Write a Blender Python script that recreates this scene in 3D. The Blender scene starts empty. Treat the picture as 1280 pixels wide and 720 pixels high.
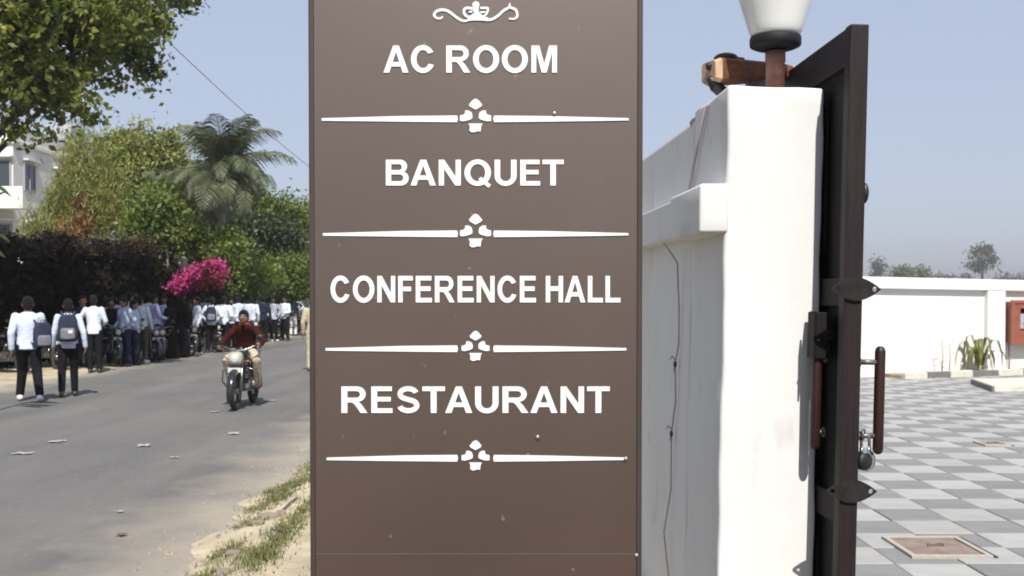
import bpy, bmesh, math, random
import numpy as np
from mathutils import Vector, Matrix, Euler

random.seed(7)
rng = np.random.default_rng(11)
S = bpy.context.scene
COL = S.collection
R = math.radians
PI = math.pi

# ------------------------------------------------------------------ camera
F = 1350.0                      # focal length in pixels of the 1280 wide photograph
PITCH = R(1.2)                  # looking very slightly down
HOR = 372.0                     # row of the horizon
CAMZ = 1.65
CY = HOR + F * math.tan(PITCH)
cam_d = bpy.data.cameras.new('camera')
cam = bpy.data.objects.new('camera', cam_d)
COL.objects.link(cam)
cam.location = (0, 0, CAMZ)
cam.rotation_euler = (PI / 2 - PITCH, 0, 0)
cam_d.sensor_width = 36
cam_d.lens = F / 1280 * 36
cam_d.shift_y = (CY - 360) / 1280
cam_d.clip_start = 0.05
cam_d.clip_end = 6000
cam_d.dof.use_dof = True
cam_d.dof.focus_distance = 3.3
cam_d.dof.aperture_fstop = 11
S.camera = cam

# ------------------------------------------------------------------ light
HAZE = 0.0008
SUN_EL = R(51)
SUN_TH = R(-9)                  # heading of the shadows, from +Y towards +X
w = bpy.data.worlds.new('World')
S.world = w
w.use_nodes = True
nt = w.node_tree
nt.nodes.clear()
sky = nt.nodes.new('ShaderNodeTexSky')
sky.sky_type = 'NISHITA'
sky.sun_disc = False
sky.sun_elevation = SUN_EL
sky.sun_rotation = PI + SUN_TH
sky.air_density = 1.0
sky.dust_density = 1.2
sky.ozone_density = 1.6
bg = nt.nodes.new('ShaderNodeBackground')
bg.inputs['Strength'].default_value = 0.074
wo = nt.nodes.new('ShaderNodeOutputWorld')
veil = nt.nodes.new('ShaderNodeMix')          # the same pale dust veil over the whole sky
veil.data_type = 'RGBA'; veil.blend_type = 'MIX'
veil.inputs[0].default_value = 0.66
veil.inputs[7].default_value = (4.75, 5.2, 6.5, 1)
nt.links.new(sky.outputs[0], veil.inputs[6])
nt.links.new(veil.outputs[2], bg.inputs['Color'])
nt.links.new(bg.outputs[0], wo.inputs['Surface'])
sd = bpy.data.lights.new('sun', 'SUN')
sd.energy = 4.0
sd.angle = R(0.53)
sd.color = (1.0, 0.955, 0.89)
sun = bpy.data.objects.new('sun', sd)
COL.objects.link(sun)
ldir = Vector((math.sin(SUN_TH) * math.cos(SUN_EL), math.cos(SUN_TH) * math.cos(SUN_EL), -math.sin(SUN_EL)))
sun.rotation_euler = ldir.to_track_quat('-Z', 'Y').to_euler()
sun.location = (0, -20, 30)
S.view_settings.view_transform = 'Standard'
S.view_settings.look = 'None'
S.view_settings.gamma = 1
S.view_settings.exposure = 0.75
S.cycles.filter_width = 1.9
S.cycles.max_bounces = 8
S.cycles.transparent_max_bounces = 8


# ------------------------------------------------------------------ helpers
def ray(px, py):
    u = (px - 640) / F
    v = (CY - py) / F
    c, s = math.cos(PITCH), math.sin(PITCH)
    return Vector((u, c + v * s, -s + v * c))


def at(px, py, Y):
    d = ray(px, py)
    return Vector((0, 0, CAMZ)) + d * (Y / d.y)


def gnd(px, py, z=0.0):
    d = ray(px, py)
    return Vector((0, 0, CAMZ)) + d * ((z - CAMZ) / d.z)


def tag(o, label=None, cat=None, group=None, kind=None):
    if label: o['label'] = label
    if cat: o['category'] = cat
    if group: o['group'] = group
    if kind: o['kind'] = kind
    return o


def empty(name, label=None, cat=None, loc=(0, 0, 0), rz=0.0, group=None, kind=None, parent=None):
    o = bpy.data.objects.new(name, None)
    o.empty_display_size = 0.1
    COL.objects.link(o)
    o.location = loc
    o.rotation_euler = (0, 0, rz)
    if parent: o.parent = parent
    return tag(o, label, cat, group, kind)


class MB:
    """collects faces; build() links them as one mesh object"""
    def __init__(s):
        s.v = []; s.f = []; s.m = []; s.sm = []

    def add(s, vs, fs, mi=0, smooth=False):
        b = len(s.v)
        s.v += [tuple(p) for p in vs]
        for f in fs:
            s.f.append(tuple(i + b for i in f)); s.m.append(mi); s.sm.append(smooth)
        return s

    def box(s, c, d, rot=None, mi=0):
        c = Vector(c)
        M = rot if isinstance(rot, Matrix) else (Euler(rot).to_matrix() if rot else Matrix.Identity(3))
        vs = []
        for z in (-1, 1):
            for y in (-1, 1):
                for x in (-1, 1):
                    vs.append(c + M @ Vector((x * d[0] / 2, y * d[1] / 2, z * d[2] / 2)))
        return s.add(vs, [(0, 2, 3, 1), (4, 5, 7, 6), (0, 1, 5, 4), (2, 6, 7, 3), (0, 4, 6, 2), (1, 3, 7, 5)], mi)

    def b2(s, lo, hi, mi=0):
        return s.box([(a + b) / 2 for a, b in zip(lo, hi)], [b - a for a, b in zip(lo, hi)], None, mi)

    def loft(s, rings, mi=0, smooth=True, caps=True):
        n = len(rings[0])
        vs = [p for r in rings for p in r]
        fs = []
        for k in range(len(rings) - 1):
            for i in range(n):
                j = (i + 1) % n
                fs.append((k * n + i, k * n + j, (k + 1) * n + j, (k + 1) * n + i))
        if caps:
            fs.append(tuple(reversed(range(n))))
            fs.append(tuple((len(rings) - 1) * n + i for i in range(n)))
        return s.add(vs, fs, mi, smooth)

    def tube(s, pts, rad, n=8, mi=0, smooth=True, caps=True, flat=1.0):
        pts = [Vector(p) for p in pts]
        if not hasattr(rad, '__len__'): rad = [rad] * len(pts)
        rings = []
        up = None
        for i, p in enumerate(pts):
            t = (pts[min(i + 1, len(pts) - 1)] - pts[max(i - 1, 0)])
            t = t.normalized() if t.length > 1e-9 else Vector((0, 0, 1))
            if up is None:
                a = Vector((0, 0, 1)) if abs(t.z) < 0.9 else Vector((0, 1, 0))
            else:
                a = up
            x = t.cross(a)
            if x.length < 1e-6: x = t.cross(Vector((1, 0, 0)))
            x.normalize()
            y = x.cross(t).normalized()
            up = y
            rings.append([p + (x * math.cos(2 * PI * k / n) + y * math.sin(2 * PI * k / n) * flat) * rad[i] for k in range(n)])
        return s.loft(rings, mi, smooth, caps)

    def lathe(s, prof, n=24, c=(0, 0, 0), mi=0, M=None, smooth=True):
        c = Vector(c)
        M = M or Matrix.Identity(3)
        return s.loft([[c + M @ Vector((r * math.cos(2 * PI * k / n), r * math.sin(2 * PI * k / n), z)) for k in range(n)]
                       for r, z in prof], mi, smooth)

    def ell(s, c, r, nu=12, nv=8, mi=0, M=None):
        prof = [(max(math.sin(PI * k / nv), 0.02), -math.cos(PI * k / nv)) for k in range(nv + 1)]
        c = Vector(c); M = M or Matrix.Identity(3)
        return s.loft([[c + M @ Vector((a * r[0] * math.cos(2 * PI * k / nu), a * r[1] * math.sin(2 * PI * k / nu), z * r[2]))
                        for k in range(nu)] for a, z in prof], mi)

    def torus(s, c, Rr, r, axis='x', n=28, m=8, mi=0, flat=1.0):
        c = Vector(c); vs = []; fs = []
        for i in range(n):
            a = 2 * PI * i / n
            for j in range(m):
                b = 2 * PI * j / m
                q = Rr + r * math.cos(b); h = r * math.sin(b) * flat
                p = {'x': (h, q * math.cos(a), q * math.sin(a)), 'z': (q * math.cos(a), q * math.sin(a), h),
                     'y': (q * math.cos(a), h, q * math.sin(a))}[axis]
                vs.append(c + Vector(p))
        for i in range(n):
            for j in range(m):
                fs.append((i * m + j, ((i + 1) % n) * m + j, ((i + 1) % n) * m + (j + 1) % m, i * m + (j + 1) % m))
        return s.add(vs, fs, mi, True)

    def prism(s, poly, fn, d0, d1, mi=0):
        n = len(poly)
        vs = [fn(x, y, d0) for x, y in poly] + [fn(x, y, d1) for x, y in poly]
        fs = [tuple(range(n)), tuple(reversed(range(n, 2 * n)))]
        fs += [(i, n + i, n + (i + 1) % n, (i + 1) % n) for i in range(n)]
        return s.add(vs, fs, mi)

    def mesh(s, name, bevel=0, seg=2):
        me = bpy.data.meshes.new(name)
        me.from_pydata(s.v, [], s.f)
        me.polygons.foreach_set('material_index', s.m)
        me.polygons.foreach_set('use_smooth', s.sm)
        bm = bmesh.new(); bm.from_mesh(me)
        bmesh.ops.recalc_face_normals(bm, faces=bm.faces)
        if bevel:
            ed = [e for e in bm.edges if len(e.link_faces) == 2 and e.calc_face_angle(0) > R(28)]
            bmesh.ops.bevel(bm, geom=ed, offset=bevel, segments=seg, profile=0.6, affect='EDGES', clamp_overlap=True)
        bm.to_mesh(me); bm.free()
        me.update()
        return me

    def build(s, name, mats, parent=None, loc=None, rot=None, bevel=0, seg=2):
        return link(name, s.mesh(name, bevel, seg), mats, parent, loc, rot)


def link(name, me, mats, parent=None, loc=None, rot=None):
    o = bpy.data.objects.new(name, me)
    COL.objects.link(o)
    if mats is not None:
        mats = mats if isinstance(mats, (list, tuple)) else [mats]
        if len(me.materials) == 0:
            for m in mats: me.materials.append(m)
        else:
            for i, m in enumerate(mats):
                o.material_slots[i].link = 'OBJECT'
                o.material_slots[i].material = m
    if parent: o.parent = parent
    if loc is not None: o.location = loc
    if rot is not None: o.rotation_euler = rot
    return o


def copy_tree(o, parent=None):
    c = o.copy(); COL.objects.link(c); c.parent = parent
    for ch in list(o.children): copy_tree(ch, c)
    return c


def remesh(mb, voxel, smooth=2, name='body'):
    me = mb.mesh('tmp')
    o = bpy.data.objects.new('tmp', me); COL.objects.link(o)
    m = o.modifiers.new('r', 'REMESH'); m.mode = 'VOXEL'; m.voxel_size = voxel; m.use_smooth_shade = True
    if smooth:
        q = o.modifiers.new('s', 'SMOOTH'); q.factor = 0.5; q.iterations = smooth
    dg = bpy.context.evaluated_depsgraph_get()
    out = bpy.data.meshes.new_from_object(o.evaluated_get(dg))
    out.name = name
    bpy.data.objects.remove(o)
    out.polygons.foreach_set('use_smooth', [True] * len(out.polygons))
    return out


# ------------------------------------------------------------------ materials
def mat(name, c, rough=0.7, c2=None, scale=6.0, detail=5.0, bump=0.0, bscale=None, metal=0.0, spec=0.5,
        coat=0.0, lo=0.35, hi=0.65, stretch=None, spots=None, emit=None):
    m = bpy.data.materials.new(name); m.use_nodes = True
    n = m.node_tree.nodes; L = m.node_tree.links
    b = n['Principled BSDF']
    b.inputs['Base Color'].default_value = (*c, 1)
    b.inputs['Roughness'].default_value = rough
    b.inputs['Metallic'].default_value = metal
    b.inputs['Specular IOR Level'].default_value = spec
    b.inputs['Coat Weight'].default_value = coat
    tc = n.new('ShaderNodeTexCoord')
    co = tc.outputs['Object']
    if stretch:
        mp = n.new('ShaderNodeMapping'); mp.inputs['Scale'].default_value = stretch
        L.new(co, mp.inputs[0]); co = mp.outputs[0]
    col = None
    if c2 is not None:
        t = n.new('ShaderNodeTexNoise'); t.inputs['Scale'].default_value = scale; t.inputs['Detail'].default_value = detail
        L.new(co, t.inputs[0])
        rp = n.new('ShaderNodeMapRange'); rp.inputs[1].default_value = lo; rp.inputs[2].default_value = hi
        L.new(t.outputs[0], rp.inputs[0])
        mx = n.new('ShaderNodeMix'); mx.data_type = 'RGBA'
        mx.inputs[6].default_value = (*c, 1); mx.inputs[7].default_value = (*c2, 1)
        L.new(rp.outputs[0], mx.inputs[0]); col = mx.outputs[2]
    if spots:      # (colour, scale, threshold)
        t = n.new('ShaderNodeTexNoise'); t.inputs['Scale'].default_value = spots[1]; t.inputs['Detail'].default_value = 3
        L.new(co, t.inputs[0])
        rp = n.new('ShaderNodeMapRange'); rp.inputs[1].default_value = spots[2]; rp.inputs[2].default_value = spots[2] + 0.06
        L.new(t.outputs[0], rp.inputs[0])
        mx = n.new('ShaderNodeMix'); mx.data_type = 'RGBA'
        mx.inputs[6].default_value = (*c, 1); mx.inputs[7].default_value = (*spots[0], 1)
        if col: L.new(col, mx.inputs[6])
        L.new(rp.outputs[0], mx.inputs[0]); col = mx.outputs[2]
    if col: L.new(col, b.inputs['Base Color'])
    if bump:
        t = n.new('ShaderNodeTexNoise'); t.inputs['Scale'].default_value = bscale or scale * 4; t.inputs['Detail'].default_value = 4
        L.new(co, t.inputs[0])
        bp = n.new('ShaderNodeBump'); bp.inputs['Strength'].default_value = bump; bp.inputs['Distance'].default_value = 0.02
        L.new(t.outputs[0], bp.inputs['Height']); L.new(bp.outputs[0], b.inputs['Normal'])
    return m


def leafmat(name, c1, c2, c3=None, scale=0.9, trans=0.35, rough=0.5):
    m = bpy.data.materials.new(name); m.use_nodes = True
    n = m.node_tree.nodes; L = m.node_tree.links
    b = n['Principled BSDF']; out = n['Material Output']
    b.inputs['Roughness'].default_value = rough
    b.inputs['Specular IOR Level'].default_value = 0.4
    tc = n.new('ShaderNodeTexCoord')
    t = n.new('ShaderNodeTexNoise'); t.inputs['Scale'].default_value = scale; t.inputs['Detail'].default_value = 6
    t.inputs['Roughness'].default_value = 0.75
    L.new(tc.outputs['Object'], t.inputs[0])
    cr = n.new('ShaderNodeValToRGB')
    cr.color_ramp.elements[0].position = 0.36; cr.color_ramp.elements[0].color = (*c1, 1)
    cr.color_ramp.elements[1].position = 0.64; cr.color_ramp.elements[1].color = (*(c3 or c2), 1)
    e = cr.color_ramp.elements.new(0.5); e.color = (*c2, 1)
    L.new(t.outputs[0], cr.inputs[0])
    L.new(cr.outputs[0], b.inputs['Base Color'])
    tr = n.new('ShaderNodeBsdfTranslucent')
    L.new(cr.outputs[0], tr.inputs[0])
    mx = n.new('ShaderNodeMixShader'); mx.inputs[0].default_value = trans
    L.new(b.outputs[0], mx.inputs[1]); L.new(tr.outputs[0], mx.inputs[2]); L.new(mx.outputs[0], out.inputs[0])
    return m


M = {}
M['white_wall'] = mat('white lime plaster', (0.67, 0.67, 0.66), 0.9, (0.62, 0.62, 0.605), 2.2, bump=0.10, bscale=24, stretch=(1, 1, .45), spots=((0.56, 0.555, 0.53), 5, 0.63))
M['white_wall2'] = mat('white painted compound wall', (0.68, 0.68, 0.66), 0.9, (0.63, 0.62, 0.60), 1.2, bump=0.15, bscale=18)
M['sign'] = mat('brown sign laminate', (0.034, 0.0140, 0.0040), 0.38, (0.044, 0.0205, 0.009), 2.0,
                spots=((0.16, 0.13, 0.11), 30, 0.70), bump=0.03, bscale=7, stretch=(1, 1, .7))
M['sign'].node_tree.nodes['Principled BSDF'].inputs['IOR'].default_value = 2.35
M['sign'].node_tree.nodes['Principled BSDF'].inputs['Specular Tint'].default_value = (1.0, 0.91, 0.85, 1)
M['sign_edge'] = mat('sign edge trim', (0.052, 0.036, 0.030), 0.45, (0.042, 0.030, 0.025), 3)
M['seam'] = mat('seam sealant', (0.15, 0.12, 0.10), 0.7)
M['vinyl'] = mat('white vinyl', (0.80, 0.79, 0.77), 0.45, (0.74, 0.73, 0.71), 20)
M['screw'] = mat('screw steel', (0.45, 0.42, 0.38), 0.4, metal=0.7)
M['gate_wood'] = mat('dark gate paint', (0.012, 0.0075, 0.008), 0.6, (0.020, 0.0125, 0.013), 5, stretch=(8, 8, 0.8), bump=0.15, bscale=14, spec=0.25)
M['gate_shade_black'] = mat('gate black for shaded face', (0.006, 0.005, 0.005), 0.7, (0.010, 0.008, 0.008), 5, spec=0.2)  # dark gate paint deepened to black for the shaded left face
M['handle'] = mat('handle brown', (0.020, 0.0085, 0.0075), 0.45, (0.030, 0.012, 0.010), 12, spec=0.35)
M['steel'] = mat('bright steel', (0.6, 0.6, 0.6), 0.25, metal=1.0)
M['dark_iron'] = mat('dark iron', (0.022, 0.019, 0.018), 0.6, (0.012, 0.011, 0.0105), 30, spec=0.2)
M['dull_steel'] = mat('dull steel', (0.20, 0.19, 0.18), 0.5, (0.10, 0.09, 0.085), 30, metal=0.6)
M['black'] = mat('black plastic', (0.012, 0.012, 0.012), 0.45)
M['rubber'] = mat('rubber', (0.018, 0.018, 0.018), 0.85, (0.04, 0.037, 0.033), 8)
M['opal'] = mat('opal glass', (0.80, 0.80, 0.775), 0.22, coat=0.4)
M['lamp_black'] = mat('lamp collar', (0.012, 0.012, 0.014), 0.6, spec=0.25)
M['stem'] = mat('rusty stem', (0.19, 0.085, 0.065), 0.7, (0.34, 0.20, 0.17), 9, bump=0.3)
M['timber'] = mat('orange brown timber', (0.17, 0.065, 0.02), 0.6, (0.09, 0.034, 0.012), 6, stretch=(1, 9, 9))
M['timber_end'] = mat('pale timber end', (0.52, 0.35, 0.22), 0.7, (0.40, 0.25, 0.15), 20)
M['cable'] = mat('grey cable', (0.34, 0.32, 0.32), 0.6, (0.52, 0.36, 0.36), 4)
M['cable_dark'] = mat('dark cable', (0.05, 0.05, 0.05), 0.6)
M['tile_light'] = mat('light paving tile', (0.345, 0.345, 0.335), 0.75, (0.30, 0.30, 0.29), 4, bump=0.12, bscale=90)
M['tile_dark'] = mat('grey paving tile', (0.188, 0.190, 0.192), 0.75, (0.162, 0.164, 0.165), 4, bump=0.12, bscale=90)
M['mortar'] = mat('paving bed', (0.30, 0.29, 0.27), 0.95, (0.22, 0.21, 0.19), 8)
M['rust'] = mat('rusty cover', (0.17, 0.115, 0.092), 0.8, (0.235, 0.185, 0.155), 7, bump=0.35, bscale=40)
M['cement'] = mat('cement', (0.36, 0.33, 0.28), 0.9, (0.34, 0.31, 0.26), 9, bump=0.3)
M['kerb_dark'] = mat('dark kerb paint', (0.11, 0.11, 0.105), 0.85, (0.16, 0.155, 0.145), 9)
M['kerb_light'] = mat('pale kerb paint', (0.56, 0.54, 0.46), 0.85, (0.46, 0.44, 0.37), 9)
M['orange'] = mat('orange paint', (0.26, 0.085, 0.05), 0.6, (0.20, 0.062, 0.038), 5)
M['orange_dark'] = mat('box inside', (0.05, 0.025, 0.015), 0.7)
M['meter'] = mat('meter casing', (0.45, 0.45, 0.42), 0.5, (0.2, 0.2, 0.2), 25)
M['soil'] = mat('sandy soil', (0.45, 0.39, 0.27), 0.95, (0.30, 0.255, 0.175), 3.2, detail=9, bump=0.7, bscale=35)
M['bed_soil'] = mat('bed soil', (0.36, 0.29, 0.19), 0.95, (0.24, 0.19, 0.12), 5, bump=0.6, bscale=30)
M['field'] = mat('dry field', (0.13, 0.11, 0.07), 0.95, (0.075, 0.085, 0.04), 0.05, bump=0.3, bscale=3)
M['rock'] = mat('rubble', (0.33, 0.28, 0.22), 0.95, (0.22, 0.185, 0.145), 12, bump=0.6)
M['paper'] = mat('paper', (0.34, 0.33, 0.31), 0.95, (0.27, 0.26, 0.25), 30)
M['dry_leaf'] = mat('dry leaf', (0.12, 0.075, 0.035), 0.9)
M['bark'] = mat('bark', (0.05, 0.038, 0.028), 0.95, (0.09, 0.07, 0.054), 6, stretch=(4, 4, 1), bump=0.9, bscale=18)
M['bark_pale'] = mat('pale bark', (0.34, 0.31, 0.26), 0.95, (0.22, 0.2, 0.165), 5, bump=0.5, bscale=14)
M['skin'] = mat('brown skin', (0.23, 0.115, 0.07), 0.55, (0.26, 0.135, 0.085), 9)
M['skin2'] = mat('dark skin', (0.15, 0.075, 0.045), 0.55, (0.17, 0.09, 0.055), 9)
M['lips'] = mat('lips', (0.14, 0.05, 0.045), 0.5)
M['hair'] = mat('black hair', (0.007, 0.006, 0.006), 0.6, (0.014, 0.011, 0.010), 60, stretch=(6, 6, 1), bump=0.8, spec=0.2)
def cloth(n, c, k=0.82, sc=9):
    return mat(n, c, 0.85, tuple(x * k for x in c), sc, bump=0.9, bscale=13, spec=0.12)
M['shirt_white'] = cloth('white shirt', (0.66, 0.70, 0.80))  # faint blue of skylight shade is mixed into the white
M['shirt_shade_pale'] = cloth('shade-tinted white shirt', (0.58, 0.64, 0.78))  # white cloth with bluish shade put into its colour
M['shirt_shade'] = cloth('shade-blue white shirt', (0.47, 0.55, 0.72))  # white shirts standing in shade, the blue cast painted in
M['shirt_lav'] = cloth('lavender shirt', (0.50, 0.49, 0.72))
M['shirt_grey'] = cloth('grey shirt', (0.20, 0.23, 0.27))
M['navy'] = cloth('navy cloth', (0.020, 0.026, 0.055), 0.7)
M['dark'] = cloth('dark trousers', (0.010, 0.0105, 0.013), 0.7)
M['greybrown'] = cloth('grey brown trousers', (0.085, 0.078, 0.066), 0.75)
M['khaki'] = cloth('khaki trousers', (0.46, 0.40, 0.295), 0.85)
M['trouser_white'] = cloth('white trousers', (0.72, 0.71, 0.68))
M['maroon'] = cloth('maroon jacket', (0.045, 0.008, 0.009), 0.5, 7)
M['scarf'] = cloth('rust scarf', (0.30, 0.06, 0.025), 0.7)
M['robe'] = cloth('black robe', (0.008, 0.008, 0.009), 0.7)
M['shoe_white'] = mat('white shoe', (0.72, 0.72, 0.72), 0.6)
M['shoe_dark'] = mat('dark shoe', (0.03, 0.022, 0.018), 0.5)
M['shoe_brown'] = mat('brown shoe', (0.12, 0.045, 0.03), 0.6)
M['bag'] = mat('navy backpack', (0.011, 0.016, 0.036), 0.8, (0.017, 0.023, 0.048), 14, bump=0.2)
M['bag_grey'] = mat('grey pocket', (0.16, 0.165, 0.20), 0.75, (0.11, 0.115, 0.145), 14)
M['tank_black'] = mat('black tank paint', (0.012, 0.012, 0.014), 0.2, coat=0.6)
M['tank_cream'] = mat('cream cowl', (0.36, 0.35, 0.28), 0.5, (0.30, 0.285, 0.23), 14)
M['tank_red'] = mat('red tank paint', (0.19, 0.016, 0.014), 0.25, coat=0.5)
M['tank_blue'] = mat('blue tank paint', (0.02, 0.035, 0.12), 0.25, coat=0.5)
M['chrome'] = mat('chrome', (0.34, 0.34, 0.345), 0.32, (0.22, 0.21, 0.2), 20, metal=1)
M['engine'] = mat('engine alloy', (0.20, 0.20, 0.20), 0.5, (0.09, 0.09, 0.09), 14, metal=0.5)
M['lens'] = mat('headlamp lens', (0.48, 0.48, 0.45), 0.12, coat=0.6)
M['red_lens'] = mat('red lens', (0.35, 0.01, 0.01), 0.2)
M['amber'] = mat('amber lens', (0.25, 0.08, 0.012), 0.25)
M['plate'] = mat('white plate', (0.55, 0.55, 0.53), 0.6)
M['glass_dark'] = mat('window glass', (0.045, 0.055, 0.065), 0.12)
M['bld_white'] = mat('white building paint', (0.74, 0.73, 0.70), 0.9, (0.64, 0.63, 0.60), 0.5)
M['bld_grey'] = mat('grey building paint', (0.44, 0.45, 0.48), 0.9, (0.37, 0.38, 0.41), 0.5)
M['frame_grey'] = mat('window frame', (0.30, 0.30, 0.32), 0.6)
M['pole'] = mat('concrete pole', (0.33, 0.32, 0.30), 0.9, (0.25, 0.24, 0.22), 5)

LF = {}
LF['near'] = leafmat('broad green leaves', (0.038, 0.058, 0.017), (0.140, 0.175, 0.034), (0.34, 0.36, 0.075), 1.5, 0.45)
LF['dark'] = leafmat('shade-dark purple green leaves', (0.008, 0.0085, 0.005), (0.013, 0.0125, 0.007), (0.022, 0.017, 0.009), 0.8, 0.08, 0.9)  # dark leaf colour, taken near black for the shade over the hedge
LF['dark'].node_tree.nodes['Principled BSDF'].inputs['Specular IOR Level'].default_value = 0.12
LF['maroon'] = leafmat('maroon hedge tips', (0.028, 0.022, 0.011), (0.052, 0.032, 0.016), (0.07, 0.05, 0.02), 1.2, 0.2)
LF['yellow'] = leafmat('yellow green leaves', (0.155, 0.185, 0.045), (0.25, 0.275, 0.07), (0.36, 0.325, 0.12), 0.55, 0.4)
LF['rusty'] = leafmat('rusty dry leaves', (0.20, 0.10, 0.035), (0.27, 0.15, 0.055), (0.28, 0.19, 0.08), 0.9, 0.35)
LF['mid'] = leafmat('mid green leaves', (0.060, 0.098, 0.020), (0.125, 0.170, 0.032), (0.20, 0.235, 0.055), 0.7, 0.4)
LF['bright'] = leafmat('bright green leaves', (0.11, 0.16, 0.026), (0.19, 0.255, 0.042), (0.26, 0.31, 0.075), 0.9, 0.4)
LF['deep'] = leafmat('deep green leaves', (0.022, 0.033, 0.012), (0.045, 0.062, 0.020), (0.08, 0.10, 0.035), 0.8, 0.25)
LF['palm'] = leafmat('grey green fronds', (0.055, 0.072, 0.032), (0.095, 0.115, 0.055), (0.155, 0.17, 0.09), 1.2, 0.25, 0.5)
LF['palm_dry'] = leafmat('dry grey fronds', (0.20, 0.185, 0.14), (0.27, 0.25, 0.19), (0.33, 0.30, 0.22), 1.4, 0.25, 0.6)
LF['pink'] = leafmat('magenta flowers', (0.36, 0.022, 0.13), (0.50, 0.045, 0.21), (0.56, 0.11, 0.27), 1.5, 0.3, 0.8)
LF['redpink'] = leafmat('reddish flowers', (0.24, 0.03, 0.05), (0.33, 0.06, 0.08), (0.33, 0.10, 0.06), 1.5, 0.3, 0.8)
LF['grass'] = leafmat('verge grass', (0.105, 0.125, 0.045), (0.165, 0.175, 0.065), (0.25, 0.22, 0.10), 3.0, 0.3, 0.7)
LF['haze'] = leafmat('far haze-greyed leaves', (0.06, 0.075, 0.035), (0.09, 0.105, 0.05), (0.12, 0.13, 0.07), 0.4, 0.3)  # distance haze is mixed into this leaf colour
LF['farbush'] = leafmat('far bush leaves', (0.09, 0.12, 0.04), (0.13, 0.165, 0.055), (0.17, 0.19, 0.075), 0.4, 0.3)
LF['young'] = leafmat('young plant leaves', (0.10, 0.12, 0.030), (0.17, 0.19, 0.05), (0.30, 0.28, 0.12), 6, 0.4)


# ------------------------------------------------------------------ foliage
def leaf_arr(P, size, aspect=0.5, droop=0.0, jit=0.4, up=0.0, r=rng):
    """rhombus leaves around points P -> verts, quad count"""
    n = len(P)
    d = r.normal(size=(n, 3)); d[:, 2] -= droop; d /= np.linalg.norm(d, axis=1)[:, None] + 1e-9
    q = r.normal(size=(n, 3)); q[:, 2] += up
    s = np.cross(d, q); s /= np.linalg.norm(s, axis=1)[:, None] + 1e-9
    nr = np.cross(d, s)
    L = (size * (1 + jit * r.uniform(-1, 1, n)))[:, None]
    W = L * aspect
    V = np.empty((n, 4, 3))
    V[:, 0] = P - d * L * 0.5
    V[:, 1] = P + s * W * 0.5 + nr * L * 0.06
    V[:, 2] = P + d * L * 0.5
    V[:, 3] = P - s * W * 0.5 + nr * L * 0.06
    return V.reshape(-1, 3)


def quads_mesh(name, V):
    n = len(V) // 4
    me = bpy.data.meshes.new(name)
    me.vertices.add(n * 4); me.loops.add(n * 4); me.polygons.add(n)
    me.vertices.foreach_set('co', V.astype(np.float32).ravel())
    me.loops.foreach_set('vertex_index', np.arange(n * 4, dtype=np.int32))
    me.polygons.foreach_set('loop_start', np.arange(0, n * 4, 4, dtype=np.int32))
    me.polygons.foreach_set('loop_total', np.full(n, 4, dtype=np.int32))
    me.update(calc_edges=True)
    return me


def clumps(blobs, k, n, sig, shell=0.5, r=rng, flat=0.8):
    """leaf points: blobs (centre, radii) -> k clump centres -> n points"""
    vol = np.array([b[1][0] * b[1][1] * b[1][2] for b in blobs]) ** 0.75
    vol /= vol.sum()
    idx = r.choice(len(blobs), k, p=vol)
    C = np.array([b[0] for b in blobs])[idx]; Rd = np.array([b[1] for b in blobs])[idx]
    d = r.normal(size=(k, 3)); d /= np.linalg.norm(d, axis=1)[:, None]
    rad = (shell + (1 - shell) * r.uniform(0, 1, k)) ** 0.7
    cc = C + d * Rd * rad[:, None]
    j = r.integers(0, k, n)
    sg = sig * r.uniform(0.5, 1.4, k)[j][:, None]
    P = cc[j] + r.normal(size=(n, 3)) * sg * np.array([1, 1, flat])
    return P, cc


def crown(parent, blobs, k, n, sig, size, m, aspect=0.5, droop=0.3, shell=0.4, name='crown', flat=0.8, label=None):
    P, cc = clumps(blobs, k, n, sig, shell, flat=flat)
    me = quads_mesh(name, leaf_arr(P, size, aspect, droop))
    o = link(name, me, m, parent)
    tag(o, label=label, kind='stuff')
    return o, cc


def trunk(parent, base, top, r0, r1, targets=(), m=None, name='trunk', wob=0.15, lr=0.35):
    mb = MB()
    base = Vector(base); top = Vector(top)
    pts = [base.lerp(top, t / 6) + Vector((random.uniform(-wob, wob), random.uniform(-wob, wob), 0)) * (0 if t == 0 else 1) for t in range(7)]
    rad = [r0 + (r1 - r0) * t / 6 for t in range(7)]
    rad[0] *= 1.25
    mb.tube(pts, rad, 10)
    for T in targets:
        T = Vector(T)
        k = random.randint(3, 6)
        p0 = pts[k]
        mid = p0.lerp(T, 0.5) + Vector((random.uniform(-.2, .2), random.uniform(-.2, .2), random.uniform(0, .35)))
        mb.tube([p0, p0.lerp(mid, .5) + Vector((0, 0, .06)), mid, T], [rad[k] * lr * 1.6, rad[k] * lr * 1.2, rad[k] * lr, rad[k] * lr * .3], 6)
    return mb.build(name, m or M['bark'], parent)


# ------------------------------------------------------------------ ground, road, soil
mb = MB()
mb.add([(-1500, -600, -.06), (1500, -600, -.06), (1500, 2400, -.06), (-1500, 2400, -.06)], [(0, 1, 2, 3)])
tag(mb.build('ground', M['field']), kind='structure')


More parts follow.
